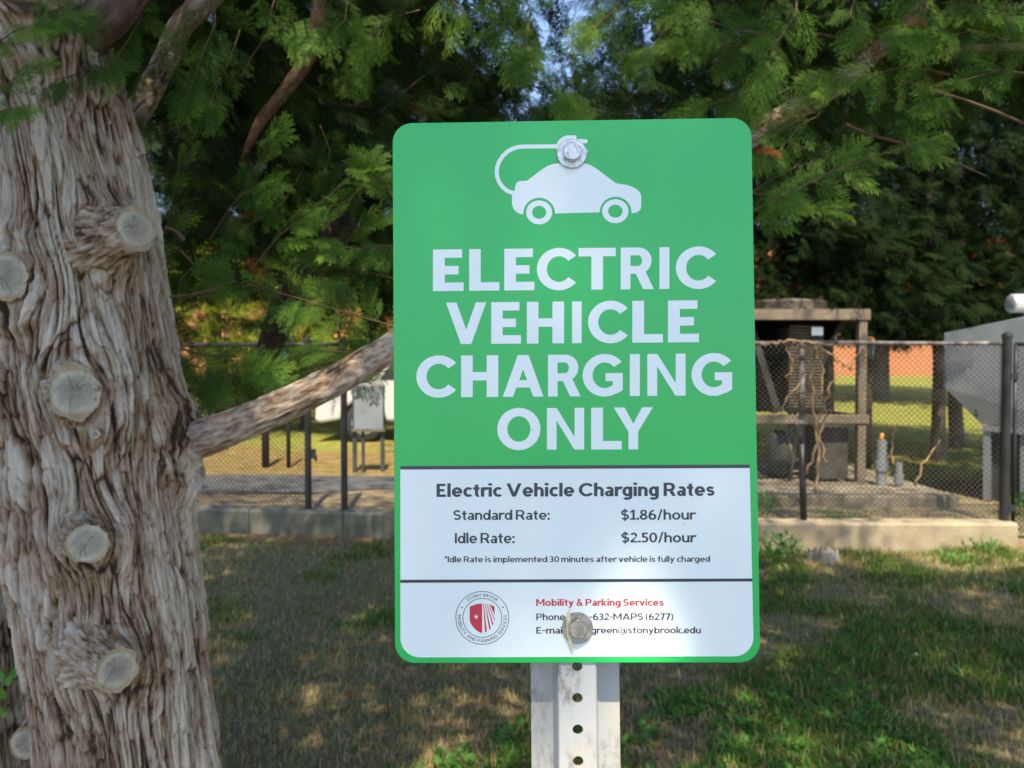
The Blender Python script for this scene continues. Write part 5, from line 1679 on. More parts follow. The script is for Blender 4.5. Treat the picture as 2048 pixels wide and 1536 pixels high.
# panel on legs beyond the fence
pb = P(735, 820, 9.4)
gz_ = float(ground_z(pb.x, 9.4))
nb = thing('notice_board', (pb.x, 9.4, gz_), 'blank grey board on thin dark legs between fence and white van', 'board')
zt, zb = P(735, 772, 9.4).z, P(735, 858, 9.4).z
m = MB(); m.box((P(737, 0, 9.4).x, 9.4, (zt + zb) / 2), ((766 - 708) / F_PX * 9.4, .03, zt - zb)); m.build('board', M_GREY, nb, bevel=.004)
m = MB(); m.box((P(737, 0, 9.4).x, 9.385, zb - .015), ((770 - 704) / F_PX * 9.4, .05, .03)); m.build('tray', M_LOUV, nb)
for x, w in ((708, .05), (725, .035), (764, .05)):
    q = P(x, 0, 9.42).x
    m = MB(); m.box((q, 9.44, (gz_ + zt) / 2 - .05), (w, .04, zt - gz_ + .1)); m.build('leg', M_GREYD, nb)

# ------------------------------------------------------------------ condenser unit behind the right-hand fence
CD = 7.75
def CPt(px, py, d=CD): return P(px, py, d)
xr = CPt(1722, 700).x
xl = xr - 2.55
zt = CPt(1700, 632).z
zb = CPt(1700, 992).z
cu = thing('condenser_unit', ((xl + xr) / 2, CD + .9, .2), 'tall tan cooling condenser with fan cowl behind the chain link fence', 'machine')
yf, yk = CD, CD + 1.9
bw = .085
for x in (xl, xr - .0):
    for y in (yf, yk):
        m = MB(); m.box((x, y, (zt + zb) / 2), (bw, bw, zt - zb)); m.build('frame_post', M_TAN, cu, bevel=.006)
zs = CPt(1600, 838).z
for (z, h, nm) in ((zt + .005, .10, 'frame_rail'), (zs, .09, 'frame_rail'), (zb + .06, .16, 'base_rail')):
    for y in (yf - .012, yk):
        m = MB(); m.box(((xl + xr) / 2, y, z), (xr - xl + bw + .05, bw + .012, h)); m.build(nm, M_TAN, cu, bevel=.006)
    for x in (xl - .012, xr + .012):
        m = MB(); m.box((x, (yf + yk) / 2, z), (bw - .01, yk - yf - bw - .03, h - .01)); m.build(nm, M_TAN, cu)
m = MB(); m.box(((xl + xr) / 2, (yf + yk) / 2, zt + .055), (xr - xl + .12, yk - yf + .12, .025)); m.build('top_deck', M_TAN, cu)
for (px, r) in ((1560, .50), (1290, .50)):
    m = MB(); m.lathe((CPt(px, 0, CD + .95).x, CD + .95, zt + .066), (0, 0, 1), [(0, r), (.10, r), (.13, r * 1.02), (.15, r * .98), (.15, r * .9), (.04, r * .88)], 48)
    c_ = m.build('fan_cowl', M_LOUV, cu, True); c_.modifiers.new('es', 'EDGE_SPLIT')
    g_ = MB()
    for k in range(1, 9):
        rr2 = r * .9 * k / 8
        g_.tube([(CPt(px, 0, CD + .95).x + rr2 * math.cos(a), CD + .95 + rr2 * math.sin(a), zt + .066 + .16) for a in np.linspace(0, 2 * math.pi, 33)], .004, 4, False)
    g_.build('fan_guard', M_GREYD, c_)
# V-shaped coil banks and the dark interior
def quad_slab(name, a, b, y0, y1, th, mat):
    m = MB()
    a, b = Vector((a[0], 0, a[1])), Vector((b[0], 0, b[1]))
    d = (b - a).normalized()
    n = Vector((-d.z, 0, d.x)) * th / 2
    v = []
    for y in (y0, y1):
        for q in (a - n, b - n, b + n, a + n): v.append((q.x, y, q.z))
    m.add(v, [(0, 1, 2, 3), (7, 6, 5, 4), (0, 4, 5, 1), (1, 5, 6, 2), (2, 6, 7, 3), (3, 7, 4, 0)])
    return m.build(name, mat, cu)
ctop = zt - .06
quad_slab('coil_bank', (CPt(1505, 0).x, ctop), (CPt(1565, 0).x, zs + .06), yf + .10, yk - .1, .07, M_DARK)
quad_slab('coil_bank', (CPt(1700, 0).x, ctop), (CPt(1600, 0).x, zs + .06), yf + .16, yk - .1, .07, M_DARK)
quad_slab('coil_bank', (CPt(1330, 0).x, ctop), (CPt(1430, 0).x, zs + .06), yf + .10, yk - .1, .07, M_DARK)
# louvred inner cabinet
lx0, lx1 = CPt(1586, 0).x, CPt(1655, 0).x
m = MB()
for k in range(26):
    z = zs + .12 + (ctop - zs - .16) * k / 25
    m.box(((lx0 + lx1) / 2, yf + .12, z), (lx1 - lx0, .03, .018), Matrix.Rotation(R(28), 4, 'X'))
m.build('louvre_bank', M_LOUV, cu)
m = MB(); m.box(((lx0 + lx1) / 2, yf + .32, (zs + ctop) / 2), (lx1 - lx0, .34, ctop - zs - .12)); m.build('inner_cabinet', M_LOUV, cu)
m = MB(); m.box((CPt(1640, 0).x, yf + .085, CPt(1640, 662).z), (.12, .012, .085)); m.build('label_plate', M_PIPE, cu)
m = MB(); m.box(((xl + xr) / 2, yk - .3, (zs + ctop) / 2), (xr - xl - .1, .03, ctop - zs)); m.build('back_panel', M_DARK, cu)
# compressor bay below the shelf
for px, r in ((1560, .13), (1628, .12)):
    m = MB(); m.lathe((CPt(px, 0, CD + .5).x, CD + .5, zb + .14), (0, 0, 1), [(0, r * .9), (.06, r), (.38, r), (.46, r * .8), (.50, r * .3), (.50, 0)], 24); m.build('compressor', M_GREYD, cu, True)
m = MB(); m.box((CPt(1675, 0).x, yf + .28, (zb + zs) / 2 + .03), (.32, .4, zs - zb - .25)); m.build('control_box', M_DARK, cu, bevel=.01)
for px in (1590, 1648):
    m = MB()
    m.tube([(CPt(px, 0).x, yf + .12, zb + .14), (CPt(px + 6, 0).x, yf + .10, zb + .35), (CPt(px - 8, 0).x, yf + .12, zs - .1)], .02, 8); m.build('pipe', M_LOUV, cu, True)
m = MB(); m.box(((xl + xr) / 2 + .18, CD + .75, .15), (xr - xl + .9, 2.9, .30))
tag(m.build('concrete_pad', M_CONC, None, bevel=.015), 'concrete pad under the tall tan condenser unit', 'slab')

# ------------------------------------------------------------------ grey hopper housing at the right edge
HD = 7.3
gh = thing('generator_housing', (P(2100, 0, HD).x, HD + .9, .2), 'grey sheet metal housing with slanted underside at right edge', 'machine')
HDF = lambda px: 7.75 - (px - 1888) * .0036            # the housing stands turned: its right end is nearer
HBK = Vector((.70, 1.0, 0)).normalized() * 1.9
def hpt(px, py, off=0.0): return P(px, py, HDF(px) - off)
def skew_box(name, quad, back, mat, parent, off=0.0, bev=0.0):
    m = MB()
    n = len(quad)
    v = [hpt(x, y, off) for x, y in quad]
    v = [tuple(q) for q in v] + [tuple(q + back) for q in v]
    m.add(v, [tuple(range(n)), tuple(range(2 * n - 1, n - 1, -1))] + [(i, n + i, n + (i + 1) % n, (i + 1) % n) for i in range(n)])
    return m.build(name, mat, parent, bevel=bev)
hood = skew_box('hood', [(1888, 666), (1888, 775), (1963, 848), (2190, 866), (2190, 604)], HBK, M_GREY, gh, 0, .008)
skew_box('seam', [(1950, 655), (1950, 834), (1955, 838), (1955, 654)], HBK.normalized() * .02, M_GREYD, hood, .012)
for px in (1905, 1990, 2030):
    for py in (712, 770):
        m = MB(); m.lathe(hpt(px, py, 0), (-.35, -1, 0), [(0, .011), (.004, .011), (.008, .006), (.008, 0)], 8); m.build('rivet', M_GREYD, hood)
skew_box('base', [(1972, 858), (1972, 1000), (2190, 1020), (2190, 872)], HBK * .8, M_GREYD, gh, -.06)
for px in (1966, 2040, 2110):
    skew_box('leg', [(px, 852), (px, 1000), (px + 16, 1001), (px + 16, 853)], HBK.normalized() * .1, M_GREY, gh, .02)
skew_box('base_rail', [(1964, 850), (1964, 862), (2190, 882), (2190, 869)], HBK.normalized() * .06, M_GREY, gh, .03)
m = MB(); c_ = P(2058, 607, 7.4)
m.lathe(c_ - Vector((.20, 0, 0)), (1, 0, 0), [(0, .06), (.012, .085), (.03, .095), (.9, .095)], 28)
for k in (.16, .22):
    m.lathe(c_ - Vector((.20 - k, 0, 0)), (1, 0, 0), [(0, .096), (0, .101), (.02, .101), (.02, .096)], 28)
m.tube([c_ + Vector((.3, 0, -.08)), c_ + Vector((.3, 0, -.5))], .05, 12)
o = m.build('exhaust_pipe', M_PIPE, gh, True); o.modifiers.new('es', 'EDGE_SPLIT')

# ground pipes and small boxes between the machines
def standpipe(px, top, bot, d, r, label, cap=False):
    p = P(px, bot, d)
    g = float(ground_z(p.x, p.y))
    t = thing('standpipe', (p.x, p.y, g), label, 'pipe')
    z1 = P(px, top, d).z
    m = MB(); m.tube([(p.x, p.y, g - .05), (p.x, p.y, z1)], r, 14)
    m.lathe((p.x, p.y, g + (z1 - g) * .55), (0, 0, 1), [(-.05, r), (-.05, r * 1.35), (.05, r * 1.35), (.05, r)], 14)
    m.build('pipe', M_GREY, t, True).modifiers.new('es', 'EDGE_SPLIT')
    if cap:
        m = MB(); m.lathe((p.x, p.y, z1), (0, 0, 1), [(0, r * .4), (.02, r * .42), (.05, r * .42), (.07, r * .28), (.075, 0)], 14); m.build('cap', M_ORANGE, t, True)
standpipe(1762, 880, 985, 7.7, .05, 'grey standpipe with an orange cap right of the condenser', True)
standpipe(1797, 925, 990, 7.6, .035, 'short grey standpipe left of the leaning trunk')
p = P(1735, 870, 9.2); g = float(ground_z(p.x, p.y))
t = thing('bollard', (p.x, p.y, g), 'tall brown post with an orange cap behind the condenser corner', 'post')
m = MB(); m.tube([(p.x, p.y, g - .1), (p.x, p.y, P(0, 690, 9.2).z)], .05, 12); m.build('shaft', M_BARKD, t, True)
m = MB(); m.lathe((p.x, p.y, P(0, 690, 9.2).z), (0, 0, 1), [(0, .055), (.03, .075), (.07, .07), (.1, .04), (.11, 0)], 14); m.build('cap', M_ORANGE, t, True)

# dead vine on the fence
dv = thing('dead_vine', (2.6, 6.2, .24), 'brown dead vine twisted through the chain link beside the flaking post', 'vine')
def vine(pts, w, seed, d=6.24):
    rg = np.random.default_rng(seed)
    q = []
    for (a, b) in zip(pts[:-1], pts[1:]):
        for k in range(5):
            t = k / 5
            q.append((a[0] + (b[0] - a[0]) * t + rg.normal() * 2.2, a[1] + (b[1] - a[1]) * t + rg.normal() * 2.0))
    q.append(pts[-1])
    m = MB(); m.tube([P(x, y, d - rg.uniform(0, .04)) for x, y in q], list(np.linspace(w, w * .55, len(q))), 7)
    m.build('vine_stem', M_VINE, dv, True)
vine([(1630, 985), (1638, 900), (1624, 800), (1628, 700), (1632, 688)], .014, 1)
vine([(1612, 950), (1636, 880), (1652, 830), (1640, 790), (1648, 740), (1634, 710)], .012, 2)
vine([(1650, 930), (1648, 900), (1632, 850), (1652, 800), (1668, 760), (1690, 720)], .010, 3)
vine([(1632, 692), (1660, 705), (1690, 730), (1702, 740)], .010, 4)
vine([(1520, 690), (1560, 684), (1600, 682), (1660, 690), (1710, 692)], .012, 5)
vine([(1575, 760), (1585, 720), (1572, 695)], .008, 6)
vine([(1700, 740), (1712, 712), (1730, 695)], .008, 7)
vine([(1790, 930), (1782, 880), (1795, 845)], .010, 8, 6.3)
vine([(1832, 970), (1846, 925), (1880, 880)], .010, 9, 6.3)
vine([(1665, 690), (1672, 676), (1680, 668)], .007, 10)
vine([(1560, 830), (1575, 790), (1600, 770), (1610, 740)], .008, 11)

# ------------------------------------------------------------------ white van far behind the left fence
VD = 13.0
vp = P(720, 870, VD)
vg = float(ground_z(vp.x, VD))
van = thing('parked_van', (vp.x + 1.4, VD + .9, vg), 'white van parked beyond the dry lawn, half hidden by leaves', 'van')
x0 = P(628, 0, VD).x
vprof = [(0, .38), (0.02, .72), (.10, .92), (.95, 1.05), (1.55, 1.78), (1.75, 1.88), (4.4, 1.90), (4.55, 1.75), (4.6, .5), (4.55, .36)]
wheels = (.85, 3.75)
body = vprof[::-1]
bot = [(0, .38)]
for wx in wheels:
    bot += [(wx + .40 * math.cos(R(a)), .34 + .40 * math.sin(R(a))) for a in range(176, 3, -16)]
poly = [(x0 + x, z + vg) for x, z in (vprof + [(4.5, .34)] + [q for wx in wheels[::-1] for q in [(wx + .40 * math.cos(R(a)), .34 + .40 * math.sin(R(a))) for a in range(4, 177, 14)]] + [(.1, .34)])]
MY = Matrix(((1, 0, 0, 0), (0, 0, 1, 0), (0, 1, 0, 0), (0, 0, 0, 1)))
m = MB(); m.prism(poly, VD, VD + 1.8, MY); m.build('body', M_WPAINT, van, bevel=.05)
for wx in wheels:
    m = MB(); m.lathe((x0 + wx, VD + .02, vg + .33), (0, 1, 0), [(0, .2), (-.02, .32), (.02, .34), (.2, .34), (.2, .2)], 24); w = m.build('wheel', M_TYRE, van, True)
    m = MB(); m.lathe((x0 + wx, VD + .03, vg + .33), (0, -1, 0), [(0, .21), (.03, .20), (.04, .08), (.055, .05), (.055, 0)], 20); m.build('rim', M_PIPE, w, True)
for (a, b) in (((1.15, 1.10), (1.95, 1.70)), ((2.05, 1.10), (3.1, 1.70))):
    m = MB(); pts = [(x0 + a[0], vg + a[1]), (x0 + b[0], vg + a[1]), (x0 + b[0], vg + b[1]), (x0 + a[0] + (.42 if a[0] < 1.5 else 0), vg + b[1])]
    m.prism(pts, VD - .012, VD + .01, MY); m.build('window', M_GLASS, van)
m = MB(); m.box((x0 + .12, VD + .15, vg + .78), (.16, .32, .18)); m.build('headlight', M_PIPE, van, bevel=.02)
m = MB(); m.box((x0 + .52, VD - .012, vg + .98), (.09, .02, .09)); m.build('side_lamp', M_REDL, van)

# ------------------------------------------------------------------ brick building across the back
BD = 46.0
bb = thing('brick_building', (0, BD + 6, .8), 'long orange brick building beyond the lawn behind everything', 'building')
bz = float(ground_z(0, BD))
m = MB(); m.box((4, BD + 6, bz + 4.0), (90, 12, 9.0)); m.build('wall', M_BRICK, bb)
m = MB(); m.box((4, BD + 6, bz + 8.65), (91, 12.8, .35)); m.build('roof', M_GREYD, bb)
for k in range(-7, 9):
    cx_ = P(1742, 0, BD).x + k * 5.2
    if not -38 < cx_ < 46: continue
    w = MB(); w.box((cx_, BD - .02, bz + 1.75), (1.5, .10, 1.75)); fr_ = w.build('window', M_PIPE, bb)
    for sx in (-.36, .36):
        q = MB(); q.box((cx_ + sx, BD - .09, bz + 1.75), (.64, .05, 1.6)); q.build('pane', M_TEAL, fr_)
for px in (1770, 1640):
    m = MB(); m.box((P(px, 0, BD).x, BD - .08, bz + 4), (.16, .14, 8)); m.build('downpipe', M_PIPE, bb)

# ------------------------------------------------------------------ trees behind
def back_tree(name, x, y, h, r, label, seed, n=1500, z0=2.0, mat=M_FAR, size=.55, lean=0.0, tr=.16, detail=0, shape='cone', tint=(.05, .7), gapfn=None, group=None, dead=0.0):
    rg = np.random.default_rng(seed)
    g = float(ground_z(x, y))
    t = thing(name, (x, y, g), label, 'tree', group)
    path = [(x + lean * k / 6 * h * .2 + .05 * rg.normal() * (k > 0), y + .05 * rg.normal() * (k > 0), g - .1 + (h * .92) * k / 6) for k in range(7)]
    limb(t, 'trunk', path, [tr * 1.25] + [tr * (1 - k / 6.6) for k in range(1, 7)], M_BARKD, seed, n=16, sub=6, amp=.06)
    f = Foliage()
    k = 0
    while k < n:
        u = rg.random()
        z = z0 + (h - z0) * u ** 1.15
        u_ = (z - z0) / (h - z0)
        R_ = r * ((1 - u_) ** .7 * .95 + .06) if shape == 'cone' else r * math.sqrt(max(.02, 1 - (2 * u_ - 1) ** 2)) * .98 + .1
        a = rg.uniform(0, 2 * math.pi)
        lob = 1 + .25 * math.sin(3 * a + seed) + .22 * math.sin(5 * a + z * 1.3 + seed) + .15 * math.sin(z * 4 + seed)
        rr2 = R_ * lob * rg.uniform(.25, 1.0) ** .6
        cx_ = x + lean * (z / h) * h * .2
        p = np.array([cx_ + rr2 * math.cos(a), y + rr2 * math.sin(a), g + z])
        k += 1
        if noise3(p[0] * 1.1, p[1] * 1.1, p[2] * 1.3 + seed) < -.18 and rg.random() < .85: continue
        if gapfn is not None and gapfn(p, rg): continue
        f.add(p, unit(np.array([math.cos(a), math.sin(a), -.35]) + .45 * rg.normal(size=3)), unit(rg.normal(size=3) * .6 + [0, -.3, .7]), size * rg.uniform(.6, 1.25), rtint(rg, *tint, dead=dead), detail)
    f.build('crown', mat, t, seed)
    return t

def sky_gap(p, rg):
    u, v, d = project(p[None, :])
    u, v = u[0], v[0]
    if 880 < u < 1330 and v < 112: return rg.random() < .48
    if 360 < u < 730 and 610 < v < 735: return rg.random() < .93
    return False

def low_window(p, rg):
    return sky_gap(p, rg)

back_tree('conifer_tree', P(560, 0, 17.5).x, 17.5, 10.5, 2.6, 'tall dark conifer beyond the dry lawn above the far left posts', 201, n=3600, z0=3.3, size=.42, gapfn=sky_gap)
back_tree('conifer_tree', P(290, 0, 16.0).x, 16.0, 10.0, 2.6, 'tall dark conifer directly behind the big shaggy trunk', 202, n=6500, z0=2.9, size=.4, gapfn=sky_gap)
back_tree('conifer_tree', P(860, 0, 15.5).x, 15.5, 10.0, 2.6, 'dark conifer behind the left edge of the green sign', 203, n=3200, z0=3.0, size=.45, gapfn=sky_gap)
back_tree('conifer_tree', P(1130, 0, 11.5).x, 11.5, 5.3, 2.6, 'lower dark conifer behind the sign under the gap of sky', 204, n=6500, z0=1.6, size=.27, gapfn=sky_gap)
back_tree('conifer_tree', P(1440, 0, 9.9).x, 9.9, 9.0, 2.4, 'dark conifer rising above the fan cowl of the condenser', 205, n=9500, z0=1.9, size=.27, gapfn=sky_gap)
back_tree('conifer_tree', P(1640, 0, 11.2).x, 11.2, 10.0, 2.6, 'tall dark conifer behind the right half of the condenser', 206, n=10000, z0=1.75, size=.27, gapfn=sky_gap)
back_tree('conifer_tree', P(1878, 0, 10.5).x, 10.5, 10.0, 2.6, 'dark conifer whose leaning trunk stands left of the grey housing', 207, n=10000, z0=1.72, size=.27, tr=.085, lean=-.12)
back_tree('conifer_tree', P(1918, 0, 12.2).x, 12.2, 10.5, 2.4, 'dark conifer whose trunk shows under the slanted grey housing', 208, n=6500, z0=1.85, size=.27, tr=.10)
back_tree('conifer_tree', P(2130, 0, 10.4).x, 10.4, 9.5, 2.6, 'dark conifer above the exhaust pipe at the right edge', 209, n=9500, z0=1.8, size=.27)
back_tree('conifer_tree', P(30, 0, 12.5).x, 12.5, 9.5, 2.7, 'dark conifer far behind the left edge of the trunk', 210, n=1800, z0=2.0, size=.6)
# tall tree line closing the view
for k, (px, d, h) in enumerate(((430, 22, 13), (760, 23, 13.5), (1500, 22, 13), (1760, 24, 14), (2040, 22, 13))):
    back_tree('shade_tree', P(px, 0, d).x, d, h, 3.8, ['broad tree on the dry lawn behind the yellow shrub', 'broad tree on the lawn behind the white van', 'broad tree on the lawn hidden behind the condenser', 'broad tree on the lawn between condenser and grey housing', 'broad tree on the lawn behind the grey housing'][k], 230 + k, n=5200, z0=(2.1 if px > 1200 else 3.2), size=.62, shape='round', tr=.25, gapfn=sky_gap)
# sunlit shrubs seen through the gap on the left
for k, (px, d, h) in enumerate(((450, 14.5, 3.7), (600, 15.5, 3.6), (735, 14.8, 3.4))):
    back_tree('shrub', P(px, 0, d).x, d, h, 1.55, ['yellow green sunlit shrub seen between the trunk and the dark stem', 'sunlit shrub showing right of the dark stem under the leaves', 'sunlit shrub just left of the green sign above the limb'][k], 250 + k, n=2300, z0=.9, mat=M_LIME, size=.30, shape='round', tr=.05, tint=(.2, .85))

# ------------------------------------------------------------------ grass, weeds, litter on the ground
def scatter_blades(n, seed, xr_, yr_, greenfn, hmin, hmax, w, name, mat, label, kind='stuff', zmask=None):
    rg = np.random.default_rng(seed)
    x = rg.uniform(*xr_, n)
    y = rg.uniform(*yr_, n)
    ok = y < kerb_y(x) - .13
    if zmask is not None: ok &= zmask(x, y, rg)
    x, y = x[ok], y[ok]
    n = len(x)
    z = ground_z(x, y)
    gm = greenfn(x, y)
    keep = rg.random(n) < gm[0]
    x, y, z = x[keep], y[keep], z[keep]
    tint = gm[1][keep]
    n = len(x)
    h = rg.uniform(hmin, hmax, n) * (.55 + .6 * gm[2][keep])
    az = rg.uniform(0, 2 * math.pi, n)
    lean = rg.uniform(.1, 1.1, n)
    dx, dy = np.cos(az), np.sin(az)
    ww = w * rg.uniform(.6, 1.4, n)
    b = np.stack([x, y, z - .004], -1)
    side = np.stack([-dy, dx, np.zeros(n)], -1) * ww[:, None] / 2
    m1 = b + np.stack([dx * lean * h * .30, dy * lean * h * .30, h * .6], -1)
    t1 = b + np.stack([dx * lean * h * .85, dy * lean * h * .85, h * (1 - .25 * lean)], -1)
    V = np.stack([b - side, b + side, m1 + side * .8, m1 - side * .8, t1 + side * .12, t1 - side * .12], 1).reshape(-1, 3)
    i = np.arange(n)[:, None] * 6
    Q = np.concatenate([i + np.array([0, 1, 2, 3]), i + np.array([3, 2, 4, 5])])
    o = fast_mesh(name, V, Q, mat, None, False, tint=np.repeat(np.clip(tint + .1 * rg.normal(size=n), 0, .95), 6))
    return tag(o, label, kind=kind)

def patch(x, y, s=1.0, o=0.0): return noise3(x * 1.25 * s + o, y * 1.25 * s, 1.7) + .5 * noise3(x * 3.3 * s, y * 3.3 * s, 4.2 + o)
def gmap(x, y):
    p = patch(x, y)
    wet = sstep(-.04, .48, p + .16 * sstep(.3, 1.6, x) + .22 * sstep(4.2, 2.9, y) * sstep(-.4, .4, x) - .18 * sstep(4.6, 6.2, y) * (x < .4))
    dens = np.clip(.30 + .8 * wet, 0, 1)
    tint = np.where(RNG.random(len(x)) < .18 + .58 * (1 - wet) ** 1.3, .80 + .12 * RNG.random(len(x)), .12 + .4 * RNG.random(len(x)))
    return dens, tint, .35 + .65 * wet
scatter_blades(390000, 41, (-5.6, 4.8), (2.2, 6.7), gmap, .02, .075, .0042, 'grass', M_GRASS, 'patchy half dry grass on the bare ground behind the sign')
def dryg(x, y):
    p = patch(x, y, 1.0, 0.0)
    return np.clip(.40 - p * .7, 0, .85), np.where(RNG.random(len(x)) < .25, .45, .80 + .14 * RNG.random(len(x))), np.full(len(x), .6)
scatter_blades(165000, 42, (-5.6, 4.8), (2.2, 6.7), dryg, .016, .055, .0035, 'dry_grass', M_GRASS, 'dead straw coloured grass lying on the bare soil')

def inside(x, y):
    return np.full(len(x), .9), .1 + .45 * RNG.random(len(x)), np.full(len(x), .8)
def dryfar(x, y): return np.full(len(x), .9), np.where(RNG.random(len(x)) < .4, .3, .72 + .2 * RNG.random(len(x))), np.full(len(x), .6)
_ky = kerb_y
kerb_y = lambda x: np.full(np.shape(x), 99.0)
scatter_blades(60000, 43, (1.0, 7.5), (6.42, 11.5), inside, .04, .13, .007, 'grass', M_GRASS, 'longer shaded grass behind the right-hand fence', zmask=lambda x, y, rg: ~((x > .6) & (x < 3.85) & (y > 7.0) & (y < 10)))
scatter_blades(70000, 45, (-8, 1.5), (9.0, 15.5), dryfar, .03, .10, .010, 'dry_grass', M_GRASS, 'straw coloured dry lawn beyond the asphalt path')
scatter_blades(26000, 44, (-6.5, 1.0), (6.95, 8.1), inside, .02, .06, .006, 'grass', M_GRASS, 'short shaded grass between the left fence and the path', zmask=lambda x, y, rg: y > _ky(x) + .15)
kerb_y = _ky
def rosette_field(n, seed, xr_, yr_, size, thr, name, label, off):
    rg = np.random.default_rng(seed)
    VV, TT = [], []
    for _ in range(n):
        x, y = rg.uniform(*xr_), rg.uniform(*yr_)
        if y > float(kerb_y(x)) - .2: continue
        if float(patch(np.array([x]), np.array([y]), 1.0, off)[0]) < thr: continue
        z = float(ground_z(x, y))
        for k in range(rg.integers(5, 10)):
            a = rg.uniform(0, 2 * math.pi)
            l = size * rg.uniform(.6, 1.3)
            d = np.array([math.cos(a), math.sin(a), rg.uniform(.25, 1.0)])
            d /= np.linalg.norm(d)
            s_ = np.array([-math.sin(a), math.cos(a), 0])
            up = np.cross(d, s_) * -1
            w = l * rg.uniform(.22, .38)
            p = np.array([x, y, z + .002])
            pts = []
            for t, ww, zz in ((0, .12, 0), (.35, .75, .05), (.65, 1, .02), (.88, .6, -.07), (1, .08, -.14)):
                for sx in (-1, 1): pts.append(p + d * l * t + s_ * sx * w / 2 * ww + np.array([0, 0, l * zz]))
            pts = np.array(pts)
            VV.append(np.stack([pts[[0, 1, 3, 2]], pts[[2, 3, 5, 4]], pts[[4, 5, 7, 6]], pts[[6, 7, 9, 8]]]).reshape(-1, 3))
            TT.append(np.full(16, np.clip(rg.uniform(.15, .75), 0, .9)))
    V = np.concatenate(VV)
    o = fast_mesh(name, V, np.arange(len(V)).reshape(-1, 4), M_WEED, None, False, tint=np.concatenate(TT))
    return tag(o, label, kind='stuff')
rosette_field(420, 51, (.28, 1.7), (2.3, 3.5), .06, -.2, 'weeds', 'broad leaved green weeds in the foreground right of the post', 0.0)
rosette_field(700, 52, (-1.5, 4.2), (2.3, 5.8), .055, .12, 'weeds', 'small broad leaved weeds scattered over the patchy lawn', 0.0)
rosette_field(160, 53, (-.45, .05), (2.3, 3.4), .055, .0, 'weeds', 'broad leaved green weeds in the foreground left of the post', 0.0)

def clump(px, py, d, n, size, h, label, name='weed_clump', spread=.16):
    rg = np.random.default_rng(int(px))
    c = P(px, py, d)
    g = float(ground_z(c.x, c.y))
    VV, TT = [], []
    for _ in range(n):
        a, r_ = rg.uniform(0, 2 * math.pi), spread * math.sqrt(rg.random())
        hh = h * rg.uniform(.15, 1) * (1 - .5 * (r_ / spread) ** 2)
        p = np.array([c.x + r_ * math.cos(a), c.y + r_ * .8 * math.sin(a), g + hh])
        d_ = unit([math.cos(a) * .7 + .5 * rg.normal(), math.sin(a) * .7 + .5 * rg.normal(), .35 + .4 * rg.normal()])
        s_ = unit(np.cross(d_, [0.1, .2, 1]))
        l = size * rg.uniform(.6, 1.3)
        q = np.array([p, p + d_ * l * .5 + s_ * l * .2, p + d_ * l, p + d_ * l * .5 - s_ * l * .2])
        VV.append(q); TT.append(np.full(4, rg.uniform(.2, .85)))
    for _ in range(14):
        a = rg.uniform(0, 2 * math.pi)
        e = np.array([c.x + spread * .7 * math.cos(a), c.y + spread * .5 * math.sin(a), g + h * .75])
        b = np.array([c.x + .02 * math.cos(a), c.y + .02 * math.sin(a), g - .01])
        s_ = unit(np.cross(e - b, [0, 1, 0])) * .003
        VV.append(np.array([b - s_, b + s_, e + s_, e - s_])); TT.append(np.full(4, .3))
    V = np.concatenate(VV)
    o = fast_mesh(name, V, np.arange(len(V)).reshape(-1, 4), M_WEED, None, False, tint=np.concatenate(TT))
    return tag(o, label, 'weed')
clump(1558, 1120, 5.75, 420, .05, .26, 'bushy green weed clump against the low wall right beside the sign', spread=.20)
clump(1530, 1015, 6.75, 160, .05, .22, 'green weed clump on top of the wall behind the chain link', spread=.15)
clump(2040, 1010, 6.7, 200, .05, .26, 'green weed clump behind the gate at the right edge', spread=.18)
clump(1968, 1092, 6.0, 90, .045, .14, 'small sunlit weed clump by the right end of the wall', spread=.15)
clump(1920, 1118, 5.7, 70, .045, .10, 'small yellow green weed clump in the sunny dirt by the wall', spread=.15)
clump(1680, 1035, 6.6, 80, .04, .08, 'low weed clump behind the middle of the sunlit wall', spread=.25)
clump(482, 1040, 6.8, 40, .035, .09, 'tiny green weed clump growing at the foot of the shaded wall', spread=.05)

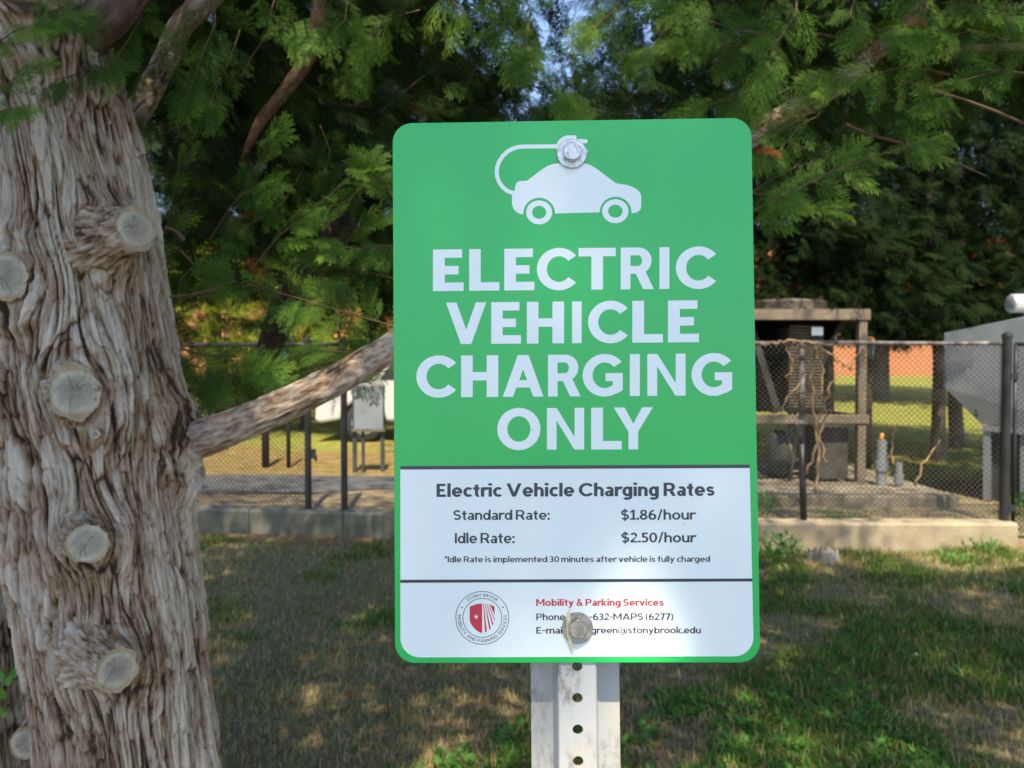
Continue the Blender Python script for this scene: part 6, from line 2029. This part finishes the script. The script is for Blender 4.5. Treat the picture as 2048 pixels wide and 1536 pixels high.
# fallen brown sprays on the bare ground
ff_ = Foliage()
rg = np.random.default_rng(91)
for _ in range(420):
    x, y = rg.uniform(-2.8, 3.2), rg.uniform(2.3, 6.3)
    if y > float(kerb_y(x)) - .15: continue
    ff_.add((x, y, float(ground_z(x, y)) + .012), unit([rg.normal(), rg.normal(), .05]), unit([.25 * rg.normal(), .25 * rg.normal(), 1]), rg.uniform(.03, .085), .965 + .035 * rg.random(), 1)
tag(ff_.build('fallen_sprays', M_CYP, None, 9), 'small brown fallen cypress sprays strewn over the bare ground', kind='stuff')

# rotten stump by the wall
c_ = P(1648, 1118, 5.85)
g = float(ground_z(c_.x, c_.y))
m = MB()
v, n = [], 40
for k in range(n):
    a = 2 * math.pi * k / n
    rr2 = .105 * (1 + .18 * math.sin(3 * a) + .10 * float(noise3(math.cos(a) * 3, math.sin(a) * 3, 1)))
    ht = .085 + .05 * float(noise3(math.cos(a) * 4, math.sin(a) * 4, 7))
    v += [(c_.x + rr2 * 1.25 * math.cos(a), c_.y + rr2 * math.sin(a), g - .05), (c_.x + rr2 * 1.05 * math.cos(a), c_.y + rr2 * .9 * math.sin(a), g + ht * .6), (c_.x + rr2 * math.cos(a), c_.y + rr2 * .9 * math.sin(a), g + ht), (c_.x + rr2 * .6 * math.cos(a), c_.y + rr2 * .55 * math.sin(a), g + ht * .8 - .02)]
f = [(k * 4 + j, ((k + 1) % n) * 4 + j, ((k + 1) % n) * 4 + j + 1, k * 4 + j + 1) for k in range(n) for j in range(3)] + [tuple(k * 4 + 3 for k in range(n))]
m.add(v, f)
tag(m.build('tree_stump', M_ROT, None, True), 'low rotten grey stump in front of the sunlit wall', 'stump')
# one small white pebble in the grass
c_ = P(1831, 1325, 3.9)
m = MB(); m.lathe((c_.x, c_.y, float(ground_z(c_.x, c_.y)) + .012), (0, .2, 1), [(-.012, .004), (-.006, .013), (.004, .014), (.010, .008), (.012, 0)], 12)
tag(m.build('pebble', M_WHITE, None, True), 'small white pebble lying in the grass right of the sign', 'stone')
